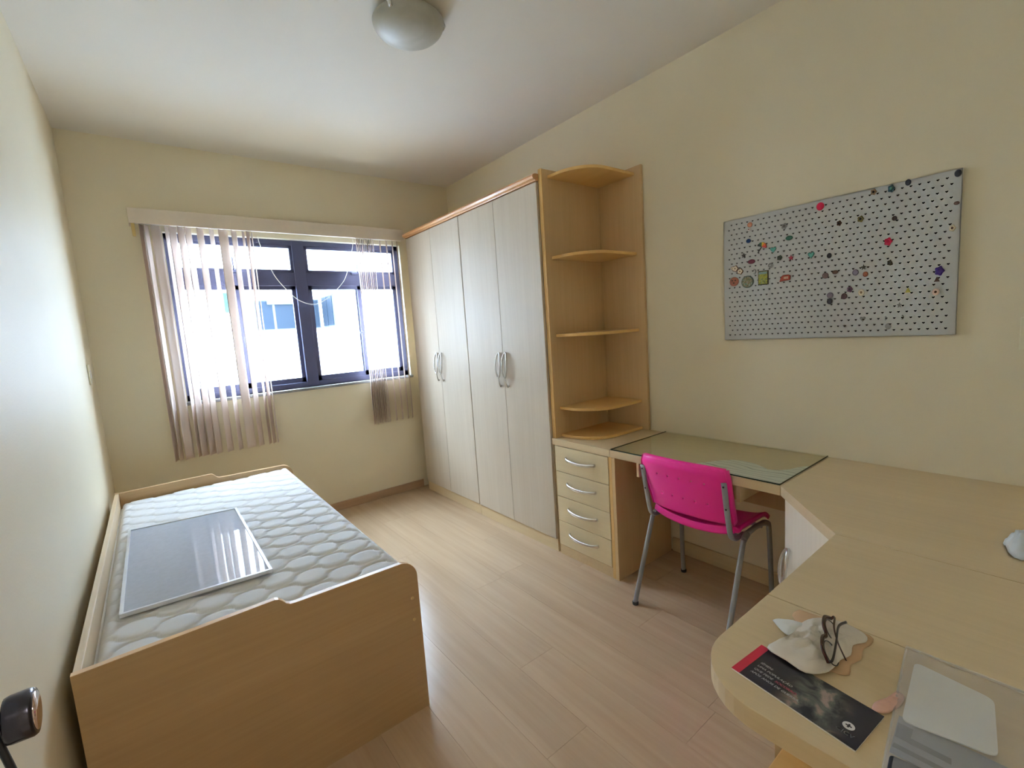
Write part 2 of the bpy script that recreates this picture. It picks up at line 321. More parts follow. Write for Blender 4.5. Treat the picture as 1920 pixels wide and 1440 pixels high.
MB().box(2.75, 3.4, 12.90, 12.944, 2.43, 2.52).build('roller_box', plain('grey_shade_box', (40, 52, 66), 0.6), bd)
# ================================================================ BLIND
bl = empty('vertical_blind', (1.22, 3.88, 2.35), 'vertical blind of beige fabric vanes drawn apart under a white valance', 'blind')
vl = MB(); vl.box(0.29, 2.163, 3.838, 3.846, 2.253, 2.349, 0.002); vl.box(0.29, 2.163, 3.846, 3.944, 2.341, 2.349); vl.box(0.29, 0.298, 3.846, 3.944, 2.253, 2.341)
vl.build('valance', plain('valance_plastic', (214, 200, 182), 0.5), bl)
MB().box(0.305, 2.158, 3.868, 3.908, 2.262, 2.300, 0.003).build('head_rail', M_white, bl)
MB().box(0.300, 0.318, 3.850, 3.866, 2.175, 2.262, 0.002).build('end_bracket', plain('yellowed_plastic', (196, 168, 104), 0.5), bl)
vane_mesh = {}
def vane(xc, ang, z0=0.682, wd=0.072, curve=0.005):
    """one hanging vane: gently curved strip, turned by ang (deg) from the wall plane"""
    key = round(wd, 3)
    if key not in vane_mesh:
        vs = []; fs = []; n = 6; zs = [2.258, 2.1, 1.6, 1.1, 0.72, z0]
        for z in zs:
            for k in range(n + 1):
                t = k / n - 0.5; vs.append((t * wd, curve * (1 - (2 * t) ** 2), z))
        for i in range(len(zs) - 1):
            for k in range(n): fs.append((i * (n + 1) + k, i * (n + 1) + k + 1, (i + 1) * (n + 1) + k + 1, (i + 1) * (n + 1) + k))
        me = bpy.data.meshes.new('vane'); me.from_pydata(vs, [], fs); me.materials.append(M_vane)
        for p in me.polygons: p.use_smooth = True
        vane_mesh[key] = me
    o = bpy.data.objects.new('vane', vane_mesh[key]); COL.objects.link(o); o.parent = bl
    o.location = Vector((xc, 3.888, 0)) - Vector(bl.location); o.rotation_euler = (0, 0, math.radians(ang))
    md = o.modifiers.new('thick', 'SOLIDIFY'); md.thickness = 0.0006
    return o
for xc, wv_ in ((0.350, .024), (0.376, .022), (0.424, .052), (0.482, .020), (0.514, .040), (0.560, .040), (0.600, .036), (0.668, .040),
                (0.735, .027), (0.805, .058), (0.872, .034), (0.930, .016), (0.960, .022), (0.986, .006)):   # centre, open width
    vw = math.atan((xc - 0.285) / 3.88); vane(xc, math.degrees(math.acos(wv_ * math.cos(vw) / 0.072) - vw))
for k in range(10): vane(1.758 + 0.0158 * k, 63 + (k % 3) * 2)
for xc, ang in ((1.962, 59), (2.020, 58), (2.075, 60), (2.118, 57)): vane(xc, ang)
wc = MB(); wc.tube(bez([(1.031, 3.93, 2.236), (1.042, 3.93, 2.166), (1.103, 3.93, 1.973), (1.172, 3.93, 1.862), (1.265, 3.93, 1.764), (1.372, 3.93, 1.729), (1.47, 3.93, 1.765), (1.60, 3.93, 1.876), (1.665, 3.93, 1.975), (1.735, 3.93, 2.19), (1.745, 3.93, 2.262)], 6), 0.0028, 6)
wc.build('cord', M_white, label='thin white cord looping across the window panes', cat='cord')

# ================================================================ CEILING LAMP
lc = (1.345, 1.93)
lp = empty('ceiling_lamp', (lc[0], lc[1], H), 'unlit round frosted glass dome lamp on the ceiling', 'lamp')
MB().lathe([(0.10, -0.002), (0.10, -0.02), (0.06, -0.024), (0.0005, -0.024)], (lc[0], lc[1], H), 'z', 40).build('base_plate', M_white, lp)
prof = [(0.146, -0.026)] + [(0.152 * math.cos(math.radians(a)) ** 0.8, -0.032 - 0.070 * math.sin(math.radians(a))) for a in range(0, 90, 8)] + [(0.0005, -0.102)]
MB().lathe(prof, (lc[0], lc[1], H), 'z', 56).build('glass_dome', M_opal, lp)
for a in (215, 335, 95):
    ca, sa = math.cos(math.radians(a)), math.sin(math.radians(a)); k = MB()
    k.tube([(lc[0] + ca * 0.09, lc[1] + sa * 0.09, H - 0.012), (lc[0] + ca * 0.150, lc[1] + sa * 0.150, H - 0.016), (lc[0] + ca * 0.158, lc[1] + sa * 0.158, H - 0.036), (lc[0] + ca * 0.146, lc[1] + sa * 0.146, H - 0.052)], 0.005, 8, flat=(0.003, 0.009, (ca, sa, 0.3)))
    k.build('clip', M_alu, lp)

# ================================================================ WARDROBES
FX = 2.170
def handle_curves():
    """open oval pull with a stem and a flared foot: (sideways, height 0-1, standing-off 0-1)"""
    off = lambda t: math.sin(min(1, max(0, (1 - t) * 0.98 + 0.01)) * PI) ** 0.6
    ring = [(0.0255 * math.sin(a), 0.64 + 0.36 * math.cos(a)) for a in [2 * PI * k / 28 for k in range(28)]]
    stem = [(0.0, 0.29), (0.001, 0.20), (0.003, 0.10), (0.004, 0.0)]
    return [(w, t, off(t)) for w, t in ring], [(w, t, off(t)) for w, t in stem]
def loop_handle(mb, x, yc, z0, z1, side):
    ring, stem = handle_curves(); L_ = z1 - z0
    P = [(x - 0.004 - 0.022 * o, yc + side * w, z0 + L_ * t) for w, t, o in ring]; mb.tube(P, 0.005, 8, closed=True, flat=(0.0065, 0.0042, (-1, 0, 0)))
    P = [(x - 0.004 - 0.022 * o, yc + side * w, z0 + L_ * t) for w, t, o in stem]; mb.tube(bez(P, 4), [0.004 + 0.0016 * (k / 12) for k in range(13)], 8)
    mb.lathe([(0.007, 0.0), (0.007, 0.006)], (x - 0.006, yc, z1 - 0.004), 'x', 12); mb.lathe([(0.009, 0.0), (0.006, 0.006)], (x - 0.006, yc + side * 0.004, z0 + 0.006), 'x', 12)
for (y0, y1, lb) in ((2.084, 2.950, 'two-door pale maple wardrobe next to the open corner shelves'), (2.954, 3.820, 'two-door pale maple wardrobe next to the window wall')):
    wd = empty('wardrobe', ((FX + W) / 2, (y0 + y1) / 2, 0), lb, 'wardrobe', 'pale maple wardrobes')
    c = MB(); xb = W - 0.003; xi = FX + 0.020
    c.box(xi, xb, y0, y0 + 0.018, 0, 2.268); c.box(xi, xb, y1 - 0.018, y1, 0, 2.268); c.box(xi, xb, y0 + 0.018, y1 - 0.018, 2.25, 2.268); c.box(xb - 0.01, xb, y0 + 0.018, y1 - 0.018, 0.06, 2.25); c.box(xi, xb - 0.01, y0 + 0.018, y1 - 0.018, 0.085, 0.103)
    c.build('carcass', M_mapley, wd)
    MB().box(FX + 0.012, FX + 0.0195, y0, y1, 0.0, 0.082).build('plinth', M_mapley, wd)
    cn = MB(); pr = [(FX - 0.006, 2.274), (FX - 0.022, 2.280), (FX - 0.028, 2.292), (FX - 0.022, 2.304), (FX - 0.006, 2.309), (FX + 0.05, 2.309), (FX + 0.05, 2.270), (FX - 0.004, 2.270)]
    cn.prism(pr, y0 - 0.001, y1 + 0.001, 'y'); cn.box(FX + 0.05, xb, y0, y1, 2.269, 2.289); cn.build('cornice', M_cornice, wd)
    ym = (y0 + y1) / 2
    for (a, b, hs) in ((y0 + 0.003, ym - 0.0015, -1), (ym + 0.0015, y1 - 0.003, 1)):
        d = MB().box(FX, FX + 0.018, a, b, 0.086, 2.264, 0.0015).build('door', M_door, wd)
        h = MB(); loop_handle(h, FX, ym + hs * 0.036, 1.038, 1.272, hs); h.build('handle', M_alu, d)

# ================================================================ CORNER SHELF UNIT
sh = empty('corner_shelf_unit', (2.45, 1.9, 0.743), 'tall open corner shelf unit with five rounded honey-coloured shelves', 'shelf')
Z0 = 0.7435
MB().box(2.192, W - 0.003, 2.056, 2.080, Z0, 2.332, 0.001).build('side_panel', M_panel, sh)
MB().box(W - 0.022, W - 0.003, 1.732, 2.055, Z0, 2.332, 0.001).build('back_panel', M_panel, sh)
MB().box(2.186, 2.1915, 2.055, 2.081, Z0, 2.332).build('edge_strip', M_edge, sh)
def qshelf(z, th=0.018):
    x0, x1, y0, y1 = 2.236, W - 0.023, 1.778, 2.055; m = MB()
    pts = [(x1, y1), (x0, y1), (x0, y1 - 0.02)] + [(x0 + 0.19 + 0.19 * math.cos(math.radians(a)), y0 + 0.19 + 0.02 + 0.21 * math.sin(math.radians(a))) for a in range(188, 268, 8)] + [(x0 + 0.21, y0), (x1, y0)]
    m.prism(pts, z - th, z, 'z', b=0.003); return m.build('shelf', M_shelf, sh)
for z in (2.300, 1.838, 1.378, 0.934, Z0 + 0.0185): qshelf(z)

# ================================================================ DRAWER CABINET
TX = 2.1775; hd = 0.7426
dc = empty('drawer_cabinet', (2.44, 1.84, 0), 'maple drawer cabinet with four drawers and bowed aluminium handles', 'cabinet')
c = MB(); c.box(TX + 0.019, W - 0.003, 2.062, 2.080, 0, 0.702); c.box(TX + 0.019, W - 0.003, 1.642, 2.062, 0.062, 0.078); c.box(W - 0.013, W - 0.003, 1.642, 2.062, 0.078, 0.702)
c.build('carcass', M_maple, dc)
MB().box(TX + 0.003, W - 0.018, 1.620, 1.641, 0, 0.702, 0.001).build('inner_side', M_edge, dc)
MB().box(TX + 0.002, W - 0.018, 1.597, 1.619, 0, 0.702, 0.001).build('side_panel', M_panel, dc)
MB().box(TX + 0.004, TX + 0.018, 1.642, 2.062, 0, 0.060).build('plinth', M_maplex, dc)
for k in range(4):
    z0 = 0.064 + k * 0.1595; z1 = z0 + 0.1560
    d = MB().box(TX, TX + 0.018, 1.643, 2.062, z0, z1, 0.0015).build('drawer', wood('drawer_front_maple', (212, 194, 156), (218, 201, 164), 'y', 0.34), dc)
    zc = (z0 + z1) / 2 + 0.012; h = MB()
    P = [(TX - 0.001, 1.966, zc + 0.002), (TX - 0.012, 1.960, zc + 0.001), (TX - 0.026, 1.925, zc - 0.003), (TX - 0.031, 1.85, zc - 0.007), (TX - 0.026, 1.778, zc - 0.003), (TX - 0.012, 1.742, zc + 0.001), (TX - 0.001, 1.736, zc + 0.002)]
    h.tube(bez(P, 5), 0.006, 10, flat=(0.0095, 0.0055, (0, 0, 1))); h.build('handle', M_alu, d)

# ================================================================ WORKTOP
YB = -0.055
wt = empty('worktop', (2.2, 0.8, 0.70), 'long maple laminate worktop running along the wall and round into a rounded wing', 'worktop')
ZT0 = 0.703; g = 0.0012
def slab(pts): return MB().prism(pts, ZT0, hd, 'z', b=0.0012).build('slab', M_mapley, wt)
slab([(TX, 1.628 + g), (W - 0.002, 1.628 + g), (W - 0.002, 2.082), (TX, 2.082)])
slab([(TX, 0.763 + g), (W - 0.002, 0.763 + g), (W - 0.002, 1.628 - g), (TX, 1.628 - g)])
slab([(TX, 0.763 - g), (1.860 + g, 0.479), (1.860 + g, YB), (W - 0.002, YB), (W - 0.002, 0.763 - g)])
slab([(1.402 + g, YB), (1.860 - g, YB), (1.860 - g, 0.479), (1.402 + g, 0.479)])
slab([(1.402 - g, 0.479)] + [(1.175 + 0.142 * math.cos(math.radians(a)), 0.339 + 0.142 * math.sin(math.radians(a))) for a in range(90, 181, 9)] + [(1.033, YB), (1.402 - g, YB)])
# what stands under it
for ya in (1.455, 0.935): MB().box(2.20, 2.60, ya, ya + 0.015, 0.622, 0.7025).build('tray_rail', M_mapley, wt)
MB().box(2.664, W - 0.003, 0.78, 1.595, 0.44, 0.702).build('modesty_panel', M_panel, wt)
cc = empty('corner_cabinet', (2.35, 0.4, 0), 'white-fronted diagonal cabinet under the corner of the worktop', 'cabinet')
dgx, dgy = 1.860 - TX, 0.479 - 0.763; dl = math.hypot(dgx, dgy); ux, uy = dgx / dl, dgy / dl; nx, ny = -uy, ux  # n points away from the room side
if nx < 0: nx, ny = -nx, -ny
def dg(s, t): return (TX + ux * s + nx * t, 0.763 + uy * s + ny * t)
cb = MB(); cb.box(TX + 0.03, W - 0.003, 0.738, 0.756, 0, 0.702); cb.prism([dg(0.01, 0.034), dg(dl - 0.01, 0.034), (1.872, YB), (W - 0.004, YB), (W - 0.004, 0.737), (TX + 0.032, 0.737)], 0.0, 0.10); cb.box(W - 0.02, W - 0.004, YB, 0.737, 0.10, 0.70)
cb.build('carcass', M_panel, cc)
dd = MB().prism([dg(0.012, 0.012), dg(dl - 0.004, 0.012), dg(dl - 0.004, 0.030), dg(0.012, 0.030)], 0.088, 0.694, 'z', b=0.0012).build('door', M_door2, cc)
h = MB(); ring, stem = handle_curves()
def hp(w, t, o): p = dg(0.060 + w, 0.012 - 0.004 - 0.024 * o); return (p[0], p[1], 0.275 + 0.235 * t)
h.tube([hp(*q) for q in ring], 0.005, 8, closed=True, flat=(0.0065, 0.0042, (-nx, -ny, 0))); h.tube(bez([hp(*q) for q in stem], 4), 0.0045, 8)
h.build('handle', M_alu, dd)
wc_ = empty('wing_cabinet', (1.63, 0.2, 0), 'maple cabinet with a low rounded shelf under the wing of the worktop', 'cabinet')
MB().box(1.402, 1.420, YB, 0.463, 0, 0.702, 0.001).build('end_panel', M_panel, wc_)
MB().box(1.421, 1.868, 0.440, 0.460, 0.02, 0.702).build('front_panel', M_maple, wc_)
for z in (0.362, 0.02): MB().prism([(1.401, YB), (1.401, 0.440)] + [(1.401 - 0.21 + 0.21 * math.cos(math.radians(a)) * 1.0, 0.44 - 0.21 + 0.21 * math.sin(math.radians(a))) for a in range(90, 181, 10)] + [(1.191, YB)], z - 0.018, z, 'z', b=0.003).build('shelf', M_shelf, wc_)

# ---------------- glass sheet and the marbled paper below it
gs = MB(); gs.box(TX + 0.004, W - 0.004, 0.768, 1.622, hd + 0.0012, hd + 0.0062)
go = gs.build('glass_top', M_deskglass, origin=(2.4, 1.2, hd), label='clear greenish glass sheet lying on the worktop behind the pink chair', cat='glass')
ge = MB(); z0, z1 = hd + 0.001, hd + 0.0064
for (a, b, c, d) in ((TX + .003, TX + .0042, .768, 1.622), (TX + .003, W - .004, .7665, .7682), (TX + .003, W - .004, 1.6218, 1.6235)): ge.box(a, b, c, d, z0, z1)
ge.build('cut_edge', M_edgeglass, go)
def m_marble():
    m, nt, p, new = base('marbled_paper'); L = nt.links.new
    tc = new('ShaderNodeTexCoord'); mp = new('ShaderNodeMapping'); mp.inputs['Scale'].default_value = (1.6, 0.7, 1); L(tc.outputs['Object'], mp.inputs[0])
    wv = new('ShaderNodeTexWave'); wv.inputs['Scale'].default_value = 6; wv.inputs['Distortion'].default_value = 9; wv.inputs['Detail'].default_value = 1.2; wv.inputs['Detail Scale'].default_value = 1.1; L(mp.outputs[0], wv.inputs['Vector'])
    cr = new('ShaderNodeValToRGB'); e = cr.color_ramp.elements; e[0].position = 0.0; e[0].color = lin((150, 154, 152)); e[1].position = 0.07; e[1].color = lin((226, 228, 224)); L(wv.outputs['Fac'], cr.inputs[0]); L(cr.outputs[0], p.inputs['Base Color']); p.inputs['Roughness'].default_value = 0.6; return m
mp_ = MB(); pts = [(2.184, 0.771), (2.184, 1.24), (2.206, 1.20), (2.235, 1.165), (2.29, 1.135), (2.345, 1.105), (2.395, 1.065), (2.408, 1.02), (2.400, 0.965), (2.372, 0.915), (2.352, 0.885), (2.368, 0.845), (2.41, 0.818), (2.46, 0.805), (2.51, 0.772)]
mp_.prism(pts, hd + 0.0002, hd + 0.0008); mp_.build('marbled_paper', m_marble(), origin=(2.3, 1.0, hd), label='white grey-veined paper with a scalloped outline under the desk glass', cat='paper')

# ================================================================ PINK CHAIR
ch = empty('stacking_chair', (2.30, 1.175, 0), 'pink plastic stacking chair on grey metal legs tucked at the worktop', 'chair')
yl, yr = 1.405, 0.935; zr = 0.445
fr = MB()
def leg(y, s):
    rear = bez([(2.068, y, 0.012), (2.10, y, 0.095), (2.222, y - 0.003 * s, 0.400), (2.245, y - 0.006 * s, 0.435), (2.285, y - 0.01 * s, 0.452)], 5)
    m = MB(); m.tube(rear, 0.012, 12, flat=(0.0145, 0.0105, (1, 0, 0.3))); m.build('leg', M_grey, ch)
    m = MB(); m.lathe([(0.0145, 0.0), (0.0155, 0.004), (0.0155, 0.014), (0.012, 0.016)], (2.068, y, 0.0), 'z', 16); m.build('foot_cap', M_black, ch)
    yf_ = y + (0.004 if s > 0 else 0.0)
    front = bez([(2.512, yf_, 0.012), (2.505, yf_, 0.12), (2.490, y - 0.004 * s, 0.40), (2.476, y - 0.007 * s, 0.438), (2.440, y - 0.01 * s, 0.452)], 5)
    m = MB(); m.tube(front, 0.012, 12, flat=(0.0145, 0.0105, (1, 0, 0.3))); m.build('leg', M_grey, ch)
    m = MB(); m.lathe([(0.0145, 0.0), (0.0155, 0.004), (0.0155, 0.014), (0.012, 0.016)], (2.512, yf_, 0.0), 'z', 16); m.build('foot_cap', M_black, ch)
    fr.tube([(2.285, y - 0.01 * s, 0.452), (2.36, y - 0.012 * s, 0.454), (2.440, y - 0.01 * s, 0.452)], 0.0125, 12)
    # back upright
    yu = y - s * 0.030
    m = MB(); m.tube(bez([(2.30, yu, 0.443), (2.225, yu, 0.440), (2.190, yu, 0.452), (2.172, yu, 0.485), (2.150, yu, 0.58), (2.124, yu, 0.722)], 6), 0.012, 12, flat=(0.006, 0.0135, (1, 0, 0.2)))
    m.build('back_upright', M_grey, ch)
    for (xx, zz) in ((2.1205, 0.705), (2.1405, 0.60)): MB().lathe([(0.004, -0.003), (0.004, 0.0), (0.001, 0.001)], (xx, yu, zz), 'x', 10).build('screw', M_black, ch)
leg(yl, 1); leg(yr, -1)
for xx in (2.262, 2.43): fr.tube([(xx, yr + 0.01, 0.438), (xx, yl - 0.01, 0.438)], 0.009, 10)
fr.build('seat_frame', M_grey, ch)
# backrest: curved panel with thick side flanges and small vent holes
def pink_sheet(fun, nu, nv, th, holes=()):
    """grid surface with diamond-shaped vents, given thickness"""
    m = MB(); vs = [fun(i / nu, j / nv) for j in range(nv + 1) for i in range(nu + 1)]; fs = []
    for j in range(nv):
        for i in range(nu):
            if (i, j) in holes: continue
            a = j * (nu + 1) + i; fs.append((a, a + 1, a + nu + 2, a + nu + 1))
    m.add(vs, fs, 0, True); return m
def backf(u, v):
    y = yl - 0.018 + (yr - yl + 0.036) * u; t = 2 * u - 1
    zb, zt = 0.512, 0.782
    taper = 1 - 0.06 * (1 - v) - 0.05 * max(0, v - 0.85) / 0.15
    y = (yl + yr) / 2 + (y - (yl + yr) / 2) * taper
    z = zb + (zt - zb) * v - 0.010 * abs(t) ** 6 * v
    x = 2.187 - 0.088 * v + 0.004 - 0.022 * (1 - t * t) + 0.020 * abs(t) ** 8 + 0.012 * max(0, v - 0.9) / 0.1
    return (x, y, z)
holes = set()
for j in (10, 22):
    for i in (13, 21, 29, 37, 45): holes.add((i, j))
bk = pink_sheet(backf, 58, 32, 0.005, holes).build('backrest', M_pink, ch, solid=0.006)
fl_ = MB()
for u in (0, 1):
    P = [Vector(backf(u, v / 12)) + Vector((0.010, 0, 0)) for v in range(0, 13)]; fl_.tube(P, 0.008, 8, flat=(0.022, 0.0055, (1, 0, 0.2)))
P = [Vector(backf(i / 16, 1)) + Vector((0.008, 0, 0.001)) for i in range(17)]; fl_.tube(P, 0.006, 8, flat=(0.012, 0.005, (1, 0, 0.2)))
fl_.build('back_rim', M_pink, bk)
def seatf(u, v):
    t = 2 * v - 1
    y = (yl + yr) / 2 - t * 0.212 * (1 - 0.06 * (1 - u))
    x = 2.195 + 0.335 * u + 0.0
    if u < 0.25: x += 0.020 * t * t * (1 - u / 0.25)
    z = 0.470 - 0.018 * (1 - t * t) + 0.006 * u
    if u < 0.22: z += 0.026 * (1 - u / 0.22) ** 2 * (1) - 0.008
    if u > 0.82: z -= 0.030 * ((u - 0.82) / 0.18) ** 2
    z += 0.010 * abs(t) ** 6
    return (x, y, z)
st = pink_sheet(seatf, 30, 30, 0.006, {(i, j) for i in (12, 18) for j in (8, 14, 20)}).build('seat', M_pink, ch, solid=0.006)
sr = MB(); P = [Vector(seatf(0, j / 20)) + Vector((0, 0, -0.010)) for j in range(21)]; sr.tube(P, 0.01, 8, flat=(0.004, 0.020, (1, 0, 0.0)))
P = [Vector(seatf(i / 20, 0)) + Vector((0, 0.0, -0.008)) for i in range(21)]; sr.tube(P, 0.01, 8, flat=(0.012, 0.004, (0, 0, 1)))
P = [Vector(seatf(i / 20, 1)) + Vector((0, 0.0, -0.008)) for i in range(21)]; sr.tube(P, 0.01, 8, flat=(0.012, 0.004, (0, 0, 1)))
sr.build('seat_rim', M_pink, st)

# ================================================================ BED
bed = empty('single_bed', (0.5, 2.5, 0), 'maple single bed with panel ends standing along the wall', 'bed')
def endpanel(name, y0, y1, x0=0.030, x1=0.972, zl=0.640, zr_=0.598):
    xm = 0.515; pts = [(x0, 0.0), (x0, zl)] + [(xm - 0.018, zl + 0.002), (xm - 0.008, zl - 0.001), (xm + 0.002, zl - 0.010), (xm + 0.012, zl - 0.022), (xm + 0.024, zl - 0.029), (xm + 0.040, zl - 0.031)] + [(0.90, zr_ + 0.003)] + [(x1 - 0.065 + 0.065 * math.cos(math.radians(a)), zr_ - 0.062 + 0.065 * math.sin(math.radians(a))) for a in range(84, -1, -12)] + [(x1, 0.0)]
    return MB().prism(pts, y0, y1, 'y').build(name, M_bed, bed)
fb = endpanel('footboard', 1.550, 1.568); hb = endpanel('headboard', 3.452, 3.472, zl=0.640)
def edge_strip(y0, y1, par):
    m = MB(); P = [(0.030, .640), (.497, .642), (.507, .639), (.517, .630), (.527, .618), (.539, .611), (.555, .609), (.90, .601)] + [(0.907 + 0.065 * math.cos(math.radians(a)), .536 + 0.065 * math.sin(math.radians(a))) for a in range(84, -1, -12)] + [(.972, .0)]
    for (a, b), (c, d) in zip(P, P[1:]):
        L_ = math.hypot(c - a, d - b); n_ = (-(d - b) / L_ * 0.0012, (c - a) / L_ * 0.0012)
        m.add([(a, y0, b), (c, y0, d), (c + n_[0], y0, d + n_[1]), (a + n_[0], y0, b + n_[1]), (a, y1, b), (c, y1, d), (c + n_[0], y1, d + n_[1]), (a + n_[0], y1, b + n_[1])], [(0, 1, 2, 3), (7, 6, 5, 4), (0, 4, 5, 1), (3, 2, 6, 7), (0, 3, 7, 4), (1, 5, 6, 2)])
    m.build('edge_band', plain('pale_edge_band', (214, 178, 136), 0.3), par)
edge_strip(1.550, 1.568, fb); edge_strip(3.452, 3.472, hb)
for z in (0.37, 0.455):
    MB().lathe([(0.0065, -0.0012), (0.0065, 0.0), (0.003, 0.0004)], (0.945, 1.550, z), 'y', 16).build('screw_cap', plain('screw_cap_tan', (206, 176, 120), 0.4), fb)
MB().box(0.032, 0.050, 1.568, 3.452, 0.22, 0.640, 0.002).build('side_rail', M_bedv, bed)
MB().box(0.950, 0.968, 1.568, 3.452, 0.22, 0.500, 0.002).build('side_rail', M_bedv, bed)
for k in range(9): MB().box(0.050, 0.950, 1.62 + k * 0.208, 1.70 + k * 0.208, 0.425, 0.443).build('slat', M_bed, bed)
# mattress
X0, X1, Y0_, Y1_, ZB, ZT = 0.054, 0.944, 1.574, 3.446, 0.4435, 0.588
nx_, ny_ = 150, 310; rc = 0.035; vs = []; fs = []
def quilt(x, y):
    P_ = 0.066; A_ = 0.0255; Lw = 0.20; ph = 2 * PI * x / Lw; w = math.sin(ph); w = math.copysign(abs(w) ** 0.5, w)
    k = round(y / P_); best = 9
    for kk in (k - 1, k, k + 1):
        yy = kk * P_ + (A_ if kk % 2 else -A_) * w; best = min(best, abs(y - yy))
    h = 1 - math.exp(-(best / 0.0060) ** 2)
    return 0.0050 * h + 0.005 * min(1, best / 0.025)
def rr(t, a, b):  # edge falloff
    d = min(t - a, b - t); return max(0.0, min(1.0, d / rc))
for j in range(ny_ + 1):
    for i in range(nx_ + 1):
        x = X0 + (X1 - X0) * i / nx_; y = Y0_ + (Y1_ - Y0_) * j / ny_
        ex, ey = rr(x, X0, X1), rr(y, Y0_, Y1_); e = math.sqrt(max(0, 1 - (1 - ex) ** 2)) * 0.75 + 0.25; e2 = math.sqrt(max(0, 1 - (1 - ey) ** 2)) * 0.75 + 0.25
        z = ZT - 0.040 * (1 - min(e, e2)) + quilt(x, y) * min(1, min(ex, ey) * 1.6) - 0.012 + 0.004 * noise.noise(Vector((x * 4, y * 4, 0)))
        vs.append((x, y, z))
for j in range(ny_):
    for i in range(nx_): a = j * (nx_ + 1) + i; fs.append((a, a + 1, a + nx_ + 2, a + nx_ + 1))
mt = MB(); mt.add(vs, fs, 0, True)
ring = [i for i in range(nx_ + 1)] + [(j + 1) * (nx_ + 1) - 1 for j in range(1, ny_ + 1)] + [ny_ * (nx_ + 1) + i for i in range(nx_ - 1, -1, -1)] + [j * (nx_ + 1) for j in range(ny_ - 1, 0, -1)]
o0 = len(mt.v)
for i in ring: v = mt.v[i]; mt.v.append((v[0], v[1], ZB))
n = len(ring)
for k in range(n): mt.f.append((ring[k], ring[(k + 1) % n], o0 + (k + 1) % n, o0 + k)); mt.mi.append(0); mt.sm.append(False)
mt.f.append(tuple(range(o0, o0 + n))); mt.mi.append(0); mt.sm.append(False)
mo = mt.build('mattress', M_matt, origin=(0.5, 2.5, ZB), label='white quilted single mattress lying in the maple bed', cat='mattress')
pp = MB(); q = 0.006
for zz in (ZT - 0.038, ZB + 0.012):
    loop = []
    for (cx_, cy_, a0) in ((X1 - 0.03, Y1_ - 0.03, 0), (X0 + 0.03, Y1_ - 0.03, 90), (X0 + 0.03, Y0_ + 0.03, 180), (X1 - 0.03, Y0_ + 0.03, 270)):
        for a in range(0, 91, 15): loop.append((cx_ + 0.0315 * math.cos(math.radians(a0 + a)), cy_ + 0.0315 * math.sin(math.radians(a0 + a)), zz))
    pp.tube(loop, 0.005, 8, closed=True)
pp.build('piping', M_piping, mo)

# framed glass sheet on the mattress
ptsF = [(0.106, 1.901), (0.546, 1.863), (0.544, 2.738), (0.105, 2.810)]
zg = 0.5925
gp = empty('framed_glass_sheet', (0.32, 2.33, zg), 'rectangular grey glass sheet in a thin white frame lying on the mattress', 'glass sheet')
def inset(P, d):
    c = Vector((sum(p[0] for p in P) / 4, sum(p[1] for p in P) / 4)); out = []
    n_ = len(P)
    for i in range(n_):
        p0, p1, p2 = Vector(P[i - 1]), Vector(P[i]), Vector(P[(i + 1) % n_]); e1 = (p1 - p0).normalized(); e2 = (p2 - p1).normalized(); n1 = Vector((-e1.y, e1.x)); n2 = Vector((-e2.y, e2.x)); b = (n1 + n2); b = b / b.dot(n1); out.append(tuple(p1 + b * d))
    return out
pin = inset(ptsF, 0.010)
MB().prism(inset(ptsF, 0.006), zg + 0.004, zg + 0.009).build('pane', M_sheetglass, gp)
for i in range(4):
    j = (i + 1) % 4; MB().prism([ptsF[i], ptsF[j], pin[j], pin[i]], zg, zg + 0.013, 'z').build('frame_bar', plain('white_aluminium_bar', (226, 230, 236), 0.3, metal=0.2), gp)
